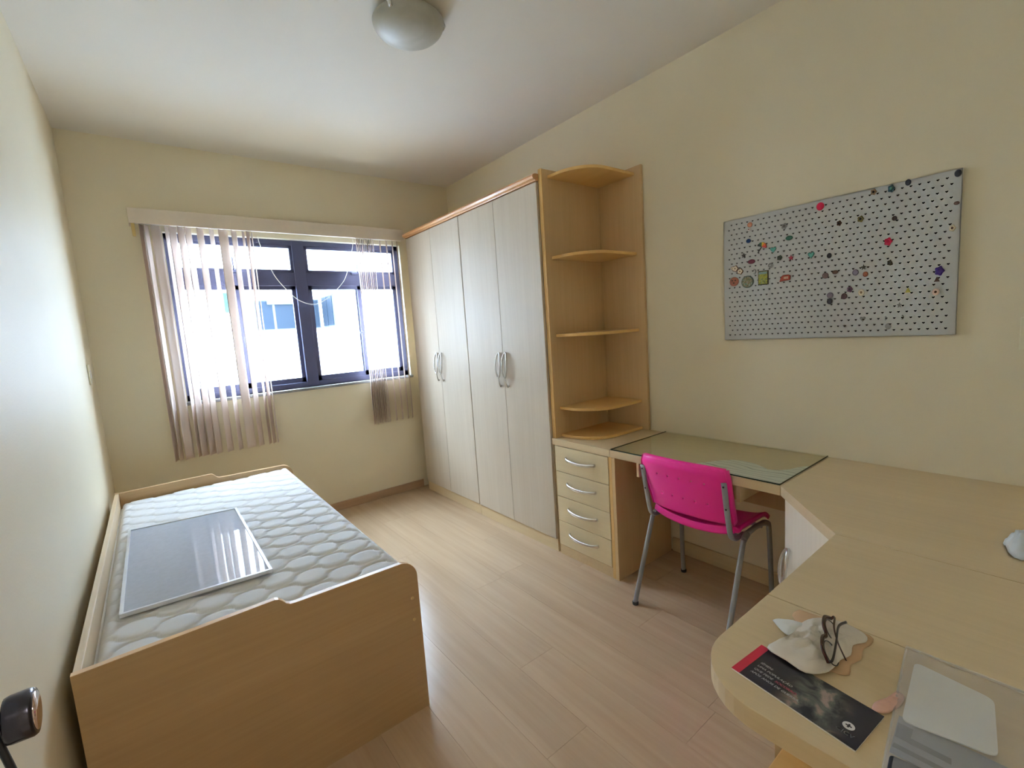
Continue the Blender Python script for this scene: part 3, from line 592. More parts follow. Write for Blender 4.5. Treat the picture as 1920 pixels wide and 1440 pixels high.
# ================================================================ PERFORATED BOARD
BX = 2.680; by0, by1, bz0, bz1 = 0.352, 1.240, 1.295, 1.897
pb = empty('perforated_board', (2.69, 0.8, 1.6), 'grey metal board with heart-shaped holes hanging on the beige wall', 'board')
m = MB(); m.box(BX + 0.006, W - 0.0005, by0 + 0.002, by1 - 0.002, bz0 + 0.002, bz1 - 0.002); m.build('hole_shade_sheet', M_dark, pb)  # added black sheet, paints the shade seen through the holes
dz = (bz1 - bz0 - 0.026) / 24; dy = (by1 - by0 - 0.030) / 33.0
heart = []
for k in range(12):
    t = 2 * PI * k / 12 + 0.001; heart.append((16 * math.sin(t) ** 3 / 17 * 0.0052, (13 * math.cos(t) - 5 * math.cos(2 * t) - 2 * math.cos(3 * t) - math.cos(4 * t)) / 17 * 0.0048 + 0.0004))
vs = []; fs = []
def cell(yc, zc, y0, y1, z0, z1, hole=True):
    o = len(vs)
    if not hole:
        vs.extend([(BX, y0, z0), (BX, y1, z0), (BX, y1, z1), (BX, y0, z1)]); fs.append((o, o + 1, o + 2, o + 3)); return
    n = len(heart)
    for (a, b) in heart: vs.append((BX, yc + a, zc + b))
    for (a, b) in heart:
        # project outwards on to the cell border
        tx = ((y1 - yc) if a > 0 else (y0 - yc)) / a if abs(a) > 1e-9 else 1e9; tz = ((z1 - zc) if b > 0 else (z0 - zc)) / b if abs(b) > 1e-9 else 1e9
        k = min(tx, tz); vs.append((BX, yc + a * k, zc + b * k))
    for (a, b) in heart: vs.append((BX + 0.0025, yc + a, zc + b))
    for i in range(n):
        j = (i + 1) % n; fs.append((o + i, o + j, o + n + j, o + n + i)); fs.append((o + i, o + j, o + 2 * n + j, o + 2 * n + i))
        p, q = vs[o + n + i], vs[o + n + j]
        if abs(p[1] - q[1]) > 1e-7 and abs(p[2] - q[2]) > 1e-7:   # corner triangle
            cy_ = p[1] if abs(abs(p[1] - yc) - (y1 - yc if p[1] > yc else yc - y0)) < 1e-7 else q[1]
            cz_ = p[2] if cy_ != p[1] else q[2]
            vs.append((BX, cy_, cz_)); fs.append((o + n + i, o + n + j, len(vs) - 1))
zb_, yb_ = bz0 + 0.013, by0 + 0.015
for r in range(24):
    z0 = zb_ + r * dz; off = 0 if r % 2 == 0 else 0.5
    n_ = 33 if r % 2 == 0 else 32
    if off: cell(0, 0, yb_, yb_ + dy / 2, z0, z0 + dz, False); cell(0, 0, yb_ + dy * 32.5, yb_ + dy * 33, z0, z0 + dz, False)
    for k in range(n_):
        y0 = yb_ + (k + off) * dy; cell(y0 + dy / 2, z0 + dz / 2, y0, y0 + dy, z0, z0 + dz)
for (a, b, c, d) in ((by0, by1, bz0, zb_), (by0, by1, zb_ + 24 * dz, bz1), (by0, yb_, zb_, zb_ + 24 * dz), (yb_ + 33 * dy, by1, zb_, zb_ + 24 * dz)): cell(0, 0, a, b, c, d, False)
m = MB(); m.add(vs, fs)
m.box(BX, BX + 0.014, by0, by0 + 0.0015, bz0, bz1).box(BX, BX + 0.014, by1 - 0.0015, by1, bz0, bz1).box(BX, BX + 0.014, by0, by1, bz0, bz0 + 0.0015).box(BX, BX + 0.014, by0, by1, bz1 - 0.0015, bz1)
m.build('sheet', plain('grey_painted_steel', (190, 192, 192), 0.4, metal=0.0, var=0.03, scale=4), pb)

MC = dict(crimson=(206, 24, 74), peach=(206, 140, 112), white=(226, 218, 214), green=(24, 96, 78), blue=(24, 62, 116), teal=(96, 168, 160), wire=(70, 70, 74), maroon=(112, 44, 62), darkgreen=(48, 66, 52),
          redpink=(180, 60, 84), cream=(226, 214, 192), silver=(170, 170, 172), copper=(160, 92, 70), darkgrey=(62, 60, 66), brown=(104, 78, 70), olive=(126, 118, 66), darkolive=(70, 66, 48), tan=(158, 132, 108),
          tealblue=(44, 84, 104), slate=(66, 72, 90), darkbrown=(58, 42, 42), lilac=(134, 124, 140), mauve=(122, 98, 98), plum=(96, 70, 76), purple=(116, 76, 104), pinkcream=(224, 196, 184), yellow=(208, 198, 104), violet=(62, 32, 120), brick=(170, 66, 48))
M_clear = m_glass('clear_plastic', (0.93, 0.94, 0.95, 1), 0.08, (200, 202, 206), 0.15)
def mcol(c): return M_clear if c == 'clear' else plain('magnet_' + c, MC[c], 0.3, var=0.12, scale=150)
def m_scene(name, cols, scale):
    m_, nt, p, new = base(name); L = nt.links.new
    tc = new('ShaderNodeTexCoord'); nz = new('ShaderNodeTexNoise'); nz.inputs['Scale'].default_value = scale; nz.inputs['Detail'].default_value = 3; nz.inputs['Distortion'].default_value = 1.5; L(tc.outputs['Object'], nz.inputs['Vector'])
    cr = new('ShaderNodeValToRGB'); cr.color_ramp.interpolation = 'CONSTANT'; e = cr.color_ramp.elements
    for i, c in enumerate(cols):
        pos = 0.30 + 0.40 * i / len(cols)
        if i < 2: e[i].position = pos if i else 0; e[i].color = lin(c)
        else: q = e.new(pos); q.color = lin(c)
    L(nz.outputs['Fac'], cr.inputs[0]); L(cr.outputs[0], p.inputs['Base Color']); p.inputs['Roughness'].default_value = 0.3; return m_
M_land = m_scene('picture_print_meadow', [(60, 80, 60), (120, 130, 90), (150, 110, 70), (160, 180, 170), (90, 120, 90)], 90)
M_yell = m_scene('picture_print_yellow', [(50, 60, 40), (150, 150, 40), (190, 180, 60), (80, 100, 50), (130, 160, 150)], 110)
XF = BX - 0.0003
def outline(kind, n=20):
    if kind == 'flower': return [((1 - 0.22 * (0.5 + 0.5 * math.cos(5 * 2 * PI * k / 30))) * math.cos(2 * PI * k / 30), (1 - 0.22 * (0.5 + 0.5 * math.cos(5 * 2 * PI * k / 30))) * math.sin(2 * PI * k / 30)) for k in range(30)]
    if kind == 'star': return [((1.0 if k % 2 == 0 else 0.45) * math.cos(2 * PI * k / 10 + .3), (1.0 if k % 2 == 0 else 0.45) * math.sin(2 * PI * k / 10 + .3)) for k in range(10)]
    if kind == 'oval': return [(1.15 * math.cos(2 * PI * k / n), 0.72 * math.sin(2 * PI * k / n)) for k in range(n)]
    if kind == 'triangle': return [(0.95, -0.7), (-0.95, -0.7), (-0.15, 0.9), (0.15, 0.9)]
    if kind == 'heart': return [(16 * math.sin(t) ** 3 / 17, (13 * math.cos(t) - 5 * math.cos(2 * t) - 2 * math.cos(3 * t) - math.cos(4 * t)) / 15) for t in [2 * PI * k / 24 + .01 for k in range(24)]]
    if kind == 'crescent':
        return [(math.cos(math.radians(a)), math.sin(math.radians(a))) for a in range(-260, -99, 16)] [::-1] + [(0.25 + 0.85 * math.cos(math.radians(a)), 0.85 * math.sin(math.radians(a))) for a in range(-250, -109, 14)]
    return [(math.cos(2 * PI * k / n), math.sin(2 * PI * k / n)) for k in range(n)]
def dome(mb, pts, y, z, ry, rz, x, th, mi=0, taper=0.72):
    n = len(pts); o = [(x, y + a * ry, z + b * rz) for a, b in pts] + [(x - th * .6, y + a * ry, z + b * rz) for a, b in pts] + [(x - th, y + a * ry * taper, z + b * rz * taper) for a, b in pts]
    fs = [tuple(range(n)), tuple(range(2 * n, 3 * n))[::-1]]
    for q in (0, 1): fs += [(q * n + i, q * n + (i + 1) % n, (q + 1) * n + (i + 1) % n, (q + 1) * n + i) for i in range(n)]
    mb.add(o, fs, mi)
MAGS = [
 (0.804,1.870,0.0150,0.0170,'disc','crimson','raspberry red round magnet, largest along the top edge'),
 (0.562,1.675,0.0140,0.0170,'flower','crimson','red scalloped magnet in the upper middle of the board'),
 (1.107,1.856,0.0120,0.0120,'disc','peach','peach round magnet near the upper far corner of the board'),
 (1.111,1.834,0.0070,0.0070,'ring','white','tiny white ring magnet just below the peach magnet'),
 (0.950,1.817,0.0140,0.0140,'flower','clear','pale see-through butterfly magnet, uppermost of the see-through ones'),
 (0.929,1.759,0.0130,0.0140,'oval','green','dark green oval turtle-like magnet'),
 (1.114,1.780,0.0110,0.0100,'disc','blue','small dark blue round magnet'),
 (1.052,1.737,0.0230,0.0230,'umbrella','rainbow','rainbow umbrella magnet with a dark slanted handle'),
 (0.999,1.719,0.0140,0.0140,'heart','teal','teal heart magnet beside the rainbow umbrella'),
 (1.138,1.714,0.0140,0.0130,'star','wire','thin grey dragonfly magnet near the narrow edge'),
 (1.100,1.678,0.0150,0.0150,'oval','maroon','maroon fish-shaped magnet above the green round picture magnet'),
 (0.970,1.676,0.0120,0.0120,'flower','darkgreen','dark green flower magnet beside the red star'),
 (0.921,1.668,0.0130,0.0140,'star','redpink','small pinkish red star magnet'),
 (0.838,1.668,0.0140,0.0150,'heart','teal','teal butterfly magnet with a hollow look'),
 (1.010,1.647,0.0120,0.0120,'ring','clear','pale grey ring magnet above the yellow rectangular magnet'),
 (1.169,1.647,0.0290,0.0290,'pair','cream','cream pair of rounded shapes outlined in brown'),
 (1.091,1.628,0.0130,0.0130,'crescent','silver','silver crescent magnet beside the yellow rectangular magnet'),
 (1.187,1.591,0.0230,0.0230,'disc','copper','terracotta face-like round magnet at the narrow edge'),
 (1.120,1.582,0.0300,0.0300,'picture','landscape','round picture magnet with green and brown scene'),
 (1.045,1.592,0.0320,0.0330,'rect','yellowgreen','tall rectangular magnet with yellow and green picture'),
 (0.947,1.578,0.0240,0.0250,'fan','brick','brick red fan-shaped magnet with pale lettering-like dots'),
 (0.767,1.653,0.0090,0.0110,'disc','darkgrey','dark grey round magnet in the middle of the board'),
 (0.732,1.783,0.0100,0.0120,'flower','brown','brown four-petalled magnet under the raspberry red one'),
 (0.656,1.784,0.0120,0.0140,'flower','olive','olive flower magnet with a bright petal'),
 (0.642,1.585,0.0100,0.0120,'star','darkolive','dark olive star magnet above the copper one'),
 (0.614,1.881,0.0110,0.0130,'flower','tan','tan flower magnet at the top edge'),
 (0.557,1.879,0.0120,0.0160,'flower','tealblue','glassy blue flower magnet at the top edge'),
 (0.505,1.888,0.0090,0.0120,'disc','slate','slate grey round magnet at the top edge'),
 (0.364,1.881,0.0100,0.0130,'disc','slate','dark blue-grey round magnet in the top corner'),
 (0.364,1.776,0.0070,0.0090,'oval','brown','small brown magnet just under the top corner one'),
 (0.373,1.689,0.0100,0.0130,'flower','cream','cream and brown flower magnet at the tall edge'),
 (0.544,1.762,0.0080,0.0090,'disc','darkbrown','small dark brown round magnet above the red scalloped one'),
 (0.555,1.591,0.0090,0.0120,'flower','darkolive','dark olive butterfly magnet below the red scalloped one'),
 (0.670,1.568,0.0110,0.0130,'disc','lilac','lilac-grey round magnet beside the copper one'),
 (0.635,1.556,0.0090,0.0110,'disc','copper','copper round magnet under the dark olive star'),
 (0.744,1.579,0.0100,0.0110,'oval','brown','brown oval magnet left of the lilac-grey one'),
 (0.781,1.569,0.0120,0.0130,'disc','mauve','mauve-brown round magnet, nearest to the brick red fan'),
 (0.762,1.481,0.0120,0.0130,'disc','lilac','pale grey round magnet directly above a dark grey one'),
 (0.763,1.455,0.0110,0.0130,'disc','darkgrey','dark grey round magnet directly below a pale grey one'),
 (0.709,1.472,0.0110,0.0130,'disc','plum','plum-brown round magnet beside the pale grey one'),
 (0.689,1.499,0.0110,0.0130,'flower','purple','dull purple flower magnet above the plum-brown one'),
 (0.648,1.482,0.0110,0.0140,'ring','cream','cream ring magnet in the middle of the board'),
 (0.412,1.460,0.0110,0.0130,'ring','pinkcream','pinkish cream ring magnet near the tall edge'),
 (0.495,1.474,0.0090,0.0110,'triangle','yellow','pale yellow triangular magnet in the lower half of the board'),
 (0.404,1.538,0.0150,0.0190,'flower','violet','large deep violet flower magnet near the tall edge'),
 (0.410,1.506,0.0090,0.0110,'triangle','brown','brown triangular magnet just below the violet flower'),
 (0.641,1.371,0.0110,0.0120,'heart','clear','see-through heart magnet, farthest of the lower row of see-through ones'),
 (0.566,1.369,0.0080,0.0090,'crescent','clear','see-through crescent magnet, second in the lower row'),
 (0.512,1.370,0.0080,0.0100,'crescent','clear','see-through crescent magnet, nearest in the lower row'),
 (0.554,1.336,0.0100,0.0130,'disc','clear','see-through round magnet, lowest on the board'),
 (0.520,1.419,0.0090,0.0120,'star','clear','see-through dragonfly magnet under the yellow triangle'),
]
G = 'magnets on the perforated board'
M_outline = plain('dark_outline', (44, 36, 30), 0.4)
for (y, z, ry, rz, kind, c, lb) in MAGS:
    if kind in ('picture', 'rect', 'umbrella', 'fan', 'pair'):
        t = empty({'picture': 'round_magnet', 'rect': 'picture_magnet', 'umbrella': 'umbrella_magnet', 'fan': 'fan_magnet', 'pair': 'figure_magnet'}[kind], (BX, y, z), lb, 'magnet', G)
        if kind == 'picture':
            m = MB(); dome(m, outline('disc', 28), y, z, ry, rz, XF, 0.004, taper=.93); m.build('rim', plain('greenish_silver', (110, 122, 112), 0.3, metal=.6), t)
            m = MB(); dome(m, outline('disc', 28), y, z, ry * .84, rz * .84, XF - 0.004, 0.0012, taper=.96); m.build('picture', M_land, t)
        elif kind == 'rect':
            R_ = [(0.75, -1.0), (-0.75, -1.0), (-0.75, 1.05), (0.75, 1.05)]
            m = MB(); dome(m, R_, y, z, ry, rz, XF, 0.004, taper=.97); m.build('frame', M_outline, t)
            m = MB(); dome(m, R_, y, z, ry * .86, rz * .88, XF - 0.004, 0.0012, taper=.98); m.build('picture', M_yell, t)
            m = MB(); m.box(XF - 0.0062, XF - 0.0053, y - ry * .6, y + ry * .6, z + rz * .55, z + rz * .88); m.build('sky_strip', plain('sky_print', (130, 160, 168), .4), t)
        elif kind == 'umbrella':
            cols = [(60, 66, 74), (60, 110, 80), (206, 170, 60), (214, 96, 40), (176, 34, 40)]; ax = math.radians(58)
            def RT(a, b): return (a * math.cos(ax) * -1 - b * math.sin(ax) * -.0 + 0, 0)
            tip = (0.0, 0.55)
            def U(ang, r): return (y + ry * (-0.05 + r * math.cos(ang)), z + rz * (0.12 + r * math.sin(ang)))
            for i, cc_ in enumerate(cols):
                a0 = math.radians(160 - i * 36); a1 = math.radians(160 - (i + 1) * 36)
                a0, a1 = PI - a0 + 0.0, PI - a1
                P = [U(a0, .12), U(a0, .92), U((a0 + a1) / 2, 1.0), U(a1, .92), U(a1, .12)]
                m = MB(); m.prism(P, XF - 0.005, XF - 0.0005, 'x'); m.build('canopy_segment', plain('umbrella_colour_%s' % 'abcde'[i], cc_, .35), t)
            m = MB(); m.tube([(XF - .003, y, z + rz * .1), (XF - .003, y + ry * .62, z - rz * .75), (XF - .003, y + ry * .72, z - rz * 1.0), (XF - .003, y + ry * .5, z - rz * 1.05)], 0.0022, 8); m.build('handle', M_outline, t)
        elif kind == 'fan':
            F = [(1.0, -0.55), (-0.95, -0.35), (-1.0, 0.45), (-0.6, 0.62), (0.3, 0.62), (0.62, 0.4)]
            m = MB(); dome(m, F, y, z, ry, rz, XF, 0.006, taper=.92); m.build('body', mcol('brick'), t)
            m = MB()
            for k in range(4): m.box(XF - 0.0072, XF - 0.0061, y - ry * (.62 - .22 * k), y - ry * (.62 - .22 * k) + ry * .12, z - rz * .12, z + rz * .3)
            m.build('pale_mark', mcol('cream'), t)
        else:
            for (a, b, q) in ((0.42, 0.28, .52), (-0.42, -0.30, .50), (0.9, 0.42, .3)):
                m = MB(); dome(m, outline('flower'), y + a * ry, z + b * rz, ry * q * 1.12, rz * q * 1.12, XF, 0.003, taper=.95); h = m.build('outline_piece', plain('brown_outline', (108, 66, 40), .4), t)
                m = MB(); dome(m, outline('flower'), y + a * ry, z + b * rz, ry * q * .88, rz * q * .88, XF - 0.003, 0.001, taper=.9); m.build('pale_face', mcol('cream'), h)
                m = MB()
                dome(m, outline('disc', 8), y + a * ry, z + b * rz, ry * q * .25, rz * q * .25, XF - 0.004, 0.0006); m.build('spot', plain('magnet_spot', (130, 90, 70), .4), h)
        continue
    nm = {'disc': 'button_magnet', 'flower': 'flower_magnet', 'ring': 'ring_magnet', 'oval': 'oval_magnet', 'star': 'star_magnet', 'heart': 'heart_magnet', 'crescent': 'crescent_magnet', 'triangle': 'triangle_magnet'}[kind]
    t = empty(nm, (BX, y, z), lb, 'magnet', G)
    m = MB(); dome(m, outline('disc' if kind == 'ring' else kind), y, z, ry, rz, XF, 0.005 if c != 'wire' else 0.002); m.build('body', mcol(c), t)
    if kind in ('flower', 'ring'):
        cc_ = {'flower': {'cream': 'brown', 'clear': 'clear', 'tealblue': 'teal'}.get(c, 'darkgrey' if c not in ('crimson', 'violet') else c), 'ring': {'cream': 'tan', 'pinkcream': 'brown', 'white': 'maroon', 'clear': 'silver'}.get(c, 'brown')}[kind]
        m = MB(); dome(m, outline('disc', 14), y, z, ry * .36, rz * .36, XF - 0.005, 0.0022); m.build('centre', mcol(cc_), t)
    elif kind == 'disc' and c not in ('clear',):
        m = MB(); dome(m, outline('disc', 16), y, z, ry * .55, rz * .55, XF - 0.005, 0.001); m.build('centre', mcol(c), t)
        if 'face-like' in lb:
            m = MB()
            for (a, b) in ((.35, .25), (-.35, .25), (0, -.3)): dome(m, outline('disc', 8), y + a * ry, z + b * rz, ry * .16, rz * .16, XF - 0.0058, 0.001)
            m.build('dark_spot', M_outline, t)

# ================================================================ BROCHURE
zt = hd + 0.0005
A = Vector((1.1000, 0.4170, 0)); Bq = Vector((1.2050, 0.4070, 0)); Cq = Vector((1.1725, 0.1955, 0)); Dq = Vector((1.0665, 0.2060, 0))
def bp_(u, v, z=0.0): # u along the long side from the red end, v from the worktop rim side up
    p = A * (1 - u) * (1 - v) + Bq * (1 - u) * v + Cq * u * v + Dq * u * (1 - v); return Vector((p.x, p.y, zt + z))
br = empty('brochure', tuple(bp_(.5, .5)), 'slim dark printed brochure with a red band at one end', 'brochure')
def bquad(mb, u0, u1, v0, v1, z0, z1, mi=0):
    c = [bp_(u0, v0, z0), bp_(u1, v0, z0), bp_(u1, v1, z0), bp_(u0, v1, z0), bp_(u0, v0, z1), bp_(u1, v0, z1), bp_(u1, v1, z1), bp_(u0, v1, z1)]
    mb.add(c, [(3, 2, 1, 0), (4, 5, 6, 7), (0, 1, 5, 4), (1, 2, 6, 5), (2, 3, 7, 6), (3, 0, 4, 7)], mi)
m = MB(); bquad(m, 0.002, .998, 0, .995, 0, .0028); m.build('pages', M_white, br)
def m_cover():
    m_, nt, p, new = base('brochure_cover_print'); L = nt.links.new
    tc = new('ShaderNodeTexCoord'); nz = new('ShaderNodeTexNoise'); nz.inputs['Scale'].default_value = 26; nz.inputs['Detail'].default_value = 4; nz.inputs['Distortion'].default_value = 1.0; L(tc.outputs['Object'], nz.inputs['Vector'])
    cr = new('ShaderNodeValToRGB'); e = cr.color_ramp.elements; e[0].position = .38; e[0].color = lin((40, 38, 44)); e[1].position = .52; e[1].color = lin((96, 98, 90)); q = e.new(.62); q.color = lin((158, 136, 124)); L(nz.outputs['Fac'], cr.inputs[0])
    # the picture sits in the middle of the cover and fades into the plain dark ends (flat print)
    sx = new('ShaderNodeSeparateXYZ'); L(tc.outputs['Object'], sx.inputs[0])
    mr = new('ShaderNodeMapRange'); mr.interpolation_type = 'SMOOTHSTEP'; mr.inputs['From Min'].default_value = -0.005; mr.inputs['From Max'].default_value = 0.035; mr.inputs['To Min'].default_value = 1; mr.inputs['To Max'].default_value = 0; L(sx.outputs[1], mr.inputs['Value'])
    m2 = new('ShaderNodeMapRange'); m2.interpolation_type = 'SMOOTHSTEP'; m2.inputs['From Min'].default_value = -0.085; m2.inputs['From Max'].default_value = -0.040; L(sx.outputs[1], m2.inputs['Value'])
    mu = new('ShaderNodeMath'); mu.operation = 'MULTIPLY'; L(mr.outputs[0], mu.inputs[0]); L(m2.outputs[0], mu.inputs[1])
    mx = new('ShaderNodeMix'); mx.data_type = 'RGBA'; mx.inputs['A'].default_value = lin((38, 34, 44)); L(mu.outputs[0], mx.inputs['Factor']); L(cr.outputs[0], mx.inputs['B']); L(mx.outputs['Result'], p.inputs['Base Color']); p.inputs['Roughness'].default_value = .35; return m_
m = MB(); bquad(m, .078, 1, 0, 1, .0028, .0034); m.build('cover', m_cover(), br)
m = MB(); bquad(m, 0, .078, 0, 1, .0028, .0034); m.build('red_band', plain('red_print', (188, 26, 58), .35), br)
e1 = (bp_(1, .5) - bp_(0, .5)).normalized(); e2 = (bp_(.5, 1) - bp_(.5, 0)).normalized(); LN = (bp_(1, .5) - bp_(0, .5)).length; WD = (bp_(.5, 1) - bp_(.5, 0)).length
def text(body, u, v, size, mat_, name='text', shear=0.25, bold=0.026, parent=br):
    cu = bpy.data.curves.new(name, 'FONT'); cu.body = body; cu.size = 1.0; cu.shear = shear;  cu.resolution_u = 4; cu.fill_mode = 'FRONT'; cu.space_character = 1.06
    tmp = bpy.data.objects.new('tmp_text', cu); COL.objects.link(tmp); dg_ = bpy.context.evaluated_depsgraph_get(); me = bpy.data.meshes.new_from_object(tmp.evaluated_get(dg_))
    
    if bold:                                                     # heavier strokes: two more passes a hair apart
        bm = bmesh.new()
        for dx, dz_ in ((0, 0), (bold * 1.8, 0), (-bold * 1.8, 0), (0, bold), (0, -bold)):
            n0 = len(bm.verts); bm.from_mesh(me); bm.verts.ensure_lookup_table()
            for v_ in bm.verts[n0:]: v_.co.x += dx; v_.co.y += dz_; v_.co.z += dx * .01 + dz_ * .013
        bm.to_mesh(me); bm.free()
    for v_ in me.vertices: v_.co = v_.co * size
    wid = max((v_.co.x for v_ in me.vertices), default=0)
    org = bp_(u, v, .0036) - wloc(parent)
    for v_ in me.vertices: v_.co = org + e1 * v_.co.x + e2 * v_.co.y
    me.materials.clear(); me.materials.append(mat_); bpy.data.objects.remove(tmp); bpy.data.curves.remove(cu)
    o = bpy.data.objects.new(name, me); COL.objects.link(o); o.parent = parent; return wid
M_print = plain('white_print', (236, 236, 236), .5); M_printp = plain('pink_print', (236, 120, 140), .5)
s_ = 0.0076
text('IÊMEN:', .125, .52, s_, M_print); text('UMA POPULAÇÃO', .125, .41, s_, M_print)
w_ = text('QUE PEDE ', .125, .30, s_, M_print); text('SOCORRO', .125 + (w_ + .0030) / LN, .30, s_, M_printp); text('APÓS ANOS DE GUERRA.', .125, .19, s_, M_print)
text('CICV', .825, .17, .0112, M_print, shear=0, bold=0.008)
lg = MB(); c0 = bp_(.880, .37, .0035)
for r0, r1 in ((.0088, .0068), (.0056, .0)):
    n = 24; vs = [c0 + e1 * r0 * math.cos(2 * PI * k / n) + e2 * r0 * math.sin(2 * PI * k / n) for k in range(n)]
    if r1: vs += [c0 + e1 * r1 * math.cos(2 * PI * k / n) + e2 * r1 * math.sin(2 * PI * k / n) for k in range(n)]; lg.add(vs, [(k, (k + 1) % n, n + (k + 1) % n, n + k) for k in range(n)])
lg2 = MB(); n = 24
lg.v = []; lg.f = []; lg.mi = []; lg.sm = []
lg.add([c0 + e1 * .0088 * math.cos(2 * PI * k / n) + e2 * .0088 * math.sin(2 * PI * k / n) for k in range(n)], [tuple(range(n))]); lg.build('emblem', M_print, br)
for (a, b) in ((.0046, .0014), (.0014, .0046)):
    c1 = c0 + Vector((0, 0, .0002)); lg2.add([c1 - e1 * a - e2 * b, c1 + e1 * a - e2 * b, c1 + e1 * a + e2 * b, c1 - e1 * a + e2 * b], [(0, 1, 2, 3)])
lg2.build('emblem_cross', plain('dark_print', (38, 34, 44), .5), br)

# ================================================================ CLOTHS, GLASSES, BAG
def drape(pts, c, z0, hfun, nr=14, sub=3, amp=0.004, freq=22, seed=0):
    """soft sheet inside a star-shaped outline; pts=(x,y); hfun(t)=height from rim (t=1) to centre (t=0)"""
    P = bez([(p[0], p[1], 0) for p in pts + [pts[0]]], sub)[:-1]; n = len(P); vs = []; fs = []
    for r in range(nr + 1):
        t = r / nr
        for p in P:
            x = c[0] + (p.x - c[0]) * t; y = c[1] + (p.y - c[1]) * t
            nzv = noise.noise(Vector((x * freq + seed, y * freq, seed))) + 0.5 * noise.noise(Vector((x * freq * 2.3, y * freq * 2.3 + seed, seed)))
            rid = 1 - abs(noise.noise(Vector((x * freq * 1.3 + 5, y * freq * 1.3 - seed, 3.1)))) * 2.2
            vs.append((x, y, z0 + max(0.0004, hfun(t) + amp * (0.7 * nzv + 1.3 * max(0, rid)) * (0.35 + 0.65 * (1 - t ** 3)))))
    for r in range(nr):
        for k in range(n): fs.append((r * n + k, r * n + (k + 1) % n, (r + 1) * n + (k + 1) % n, (r + 1) * n + k))
    return vs, fs
M_clothw = plain('off_white_microfibre', (222, 214, 202), 0.8, var=.03, bump=.3, bscale=700)
M_clothb = plain('beige_microfibre', (196, 160, 122), 0.8, var=.04, bump=.3, bscale=700)
M_paperw = plain('white_tissue', (228, 232, 232), 0.7)
under = [(1.384, 0.402), (1.392, 0.34), (1.392, 0.272), (1.365, 0.262), (1.335, 0.268), (1.300, 0.262), (1.272, 0.270), (1.240, 0.264), (1.226, 0.282), (1.232, 0.31), (1.30, 0.36), (1.352, 0.405)]
v_, f_ = drape(under, (1.315, .325), hd + .001, lambda t: .006 * (1 - t ** 4), amp=.003, seed=4)
m = MB(); m.add(v_, f_, 0, True); m.build('beige_cloth', M_clothb, origin=(1.315, .325, hd), label='folded beige cleaning cloth lying under the off-white one', cat='cloth', solid=.0012)
over = [(1.313, .378), (1.349, .372), (1.378, .352), (1.390, .317), (1.378, .277), (1.352, .268), (1.325, .282), (1.290, .276), (1.262, .284), (1.229, .286), (1.203, .292), (1.178, .315), (1.186, .352), (1.196, .392), (1.240, .386), (1.278, .376)]
v_, f_ = drape(over, (1.29, .328), hd + .009, lambda t: .010 * (1 - t ** 2.2) - .006 * max(0, t - .8) / .2, amp=.0085, freq=62, seed=9)
m = MB(); m.add(v_, f_, 0, True); m.build('off_white_cloth', M_clothw, origin=(1.29, .33, hd), label='crumpled off-white cloth under the eyeglasses', cat='cloth', solid=.0012)
flap = [(1.297, .424), (1.312, .418), (1.327, .392), (1.330, .372), (1.312, .368), (1.290, .376), (1.270, .380), (1.276, .398)]
v_, f_ = drape(flap, (1.300, .392), hd + .006, lambda t: .007 * (1 - t ** 3), amp=.002, seed=2)
m = MB(); m.add(v_, f_, 0, True); m.build('paper_tissue', M_paperw, origin=(1.3, .39, hd), label='small white pointed scrap of tissue beside the off-white cloth', cat='tissue', solid=.001)

# eyeglasses standing on the folded temples, brow bar towards the brochure
eg = empty('eyeglasses', (1.29, .31, hd + .015), 'brown-framed eyeglasses resting on the crumpled off-white cloth', 'glasses')
M_tort = plain('brown_acetate', (64, 30, 24), .25); M_wire = plain('dark_wire', (62, 56, 54), .3, metal=.6)
gA = Vector((1.216, .288, hd + .022)); gB = Vector((1.348, .326, hd + .030)); ax_ = (gB - gA).normalized(); upv = Vector((-0.15, 0.50, 0.66)); upv = (upv - ax_ * upv.dot(ax_)).normalized(); fw_ = ax_.cross(upv)
def gp_(a, b, c=0.0): return gA + ax_ * a + upv * b + fw_ * c
Lg = (gB - gA).length
fm = MB()
fm.tube(bez([gp_(-.002, .004), gp_(.018, .020), gp_(.048, .022), gp_(Lg / 2, .014), gp_(Lg - .048, .022), gp_(Lg - .018, .020), gp_(Lg + .002, .004)], 6), .003, 10, flat=(.0042, .0026, tuple(upv)))
fm.build('brow_bar', M_tort, eg)
for c0_ in (.034, Lg - .034):
    rim = [gp_(c0_ + .026 * math.cos(a), -.001 + .019 * math.sin(a)) for a in [2 * PI * k / 28 for k in range(28)]]
    ro = MB().tube(rim, .0011, 8, closed=True).build('rim', M_wire, eg)
    MB().add([p for p in rim], [tuple(range(28))]).build('lens', M_lens, ro)
m = MB(); m.lathe([(.0005, -.002), (.005, -.001), (.005, .001), (.0005, .002)], gp_(Lg / 2 - .008, -.004, -.005), 'y', 12); m.lathe([(.0005, -.002), (.005, -.001), (.005, .001), (.0005, .002)], gp_(Lg / 2 + .008, -.004, -.005), 'y', 12); m.build('nose_pad', M_paperw, eg)
for (a, s) in ((0.0, 1), (Lg, -1)):
    tp = MB(); tp.tube(bez([gp_(a, .004), gp_(a + s * .002, .006, .010), gp_(a + s * .045, .010, .016 + .003 * s), gp_(a + s * .095, .008, .021), gp_(a + s * .128, -.006, .026)], 6), .002, 8, flat=(.0026, .0012, tuple(upv)))
    tp.build('temple', M_wire if s > 0 else M_tort, eg)

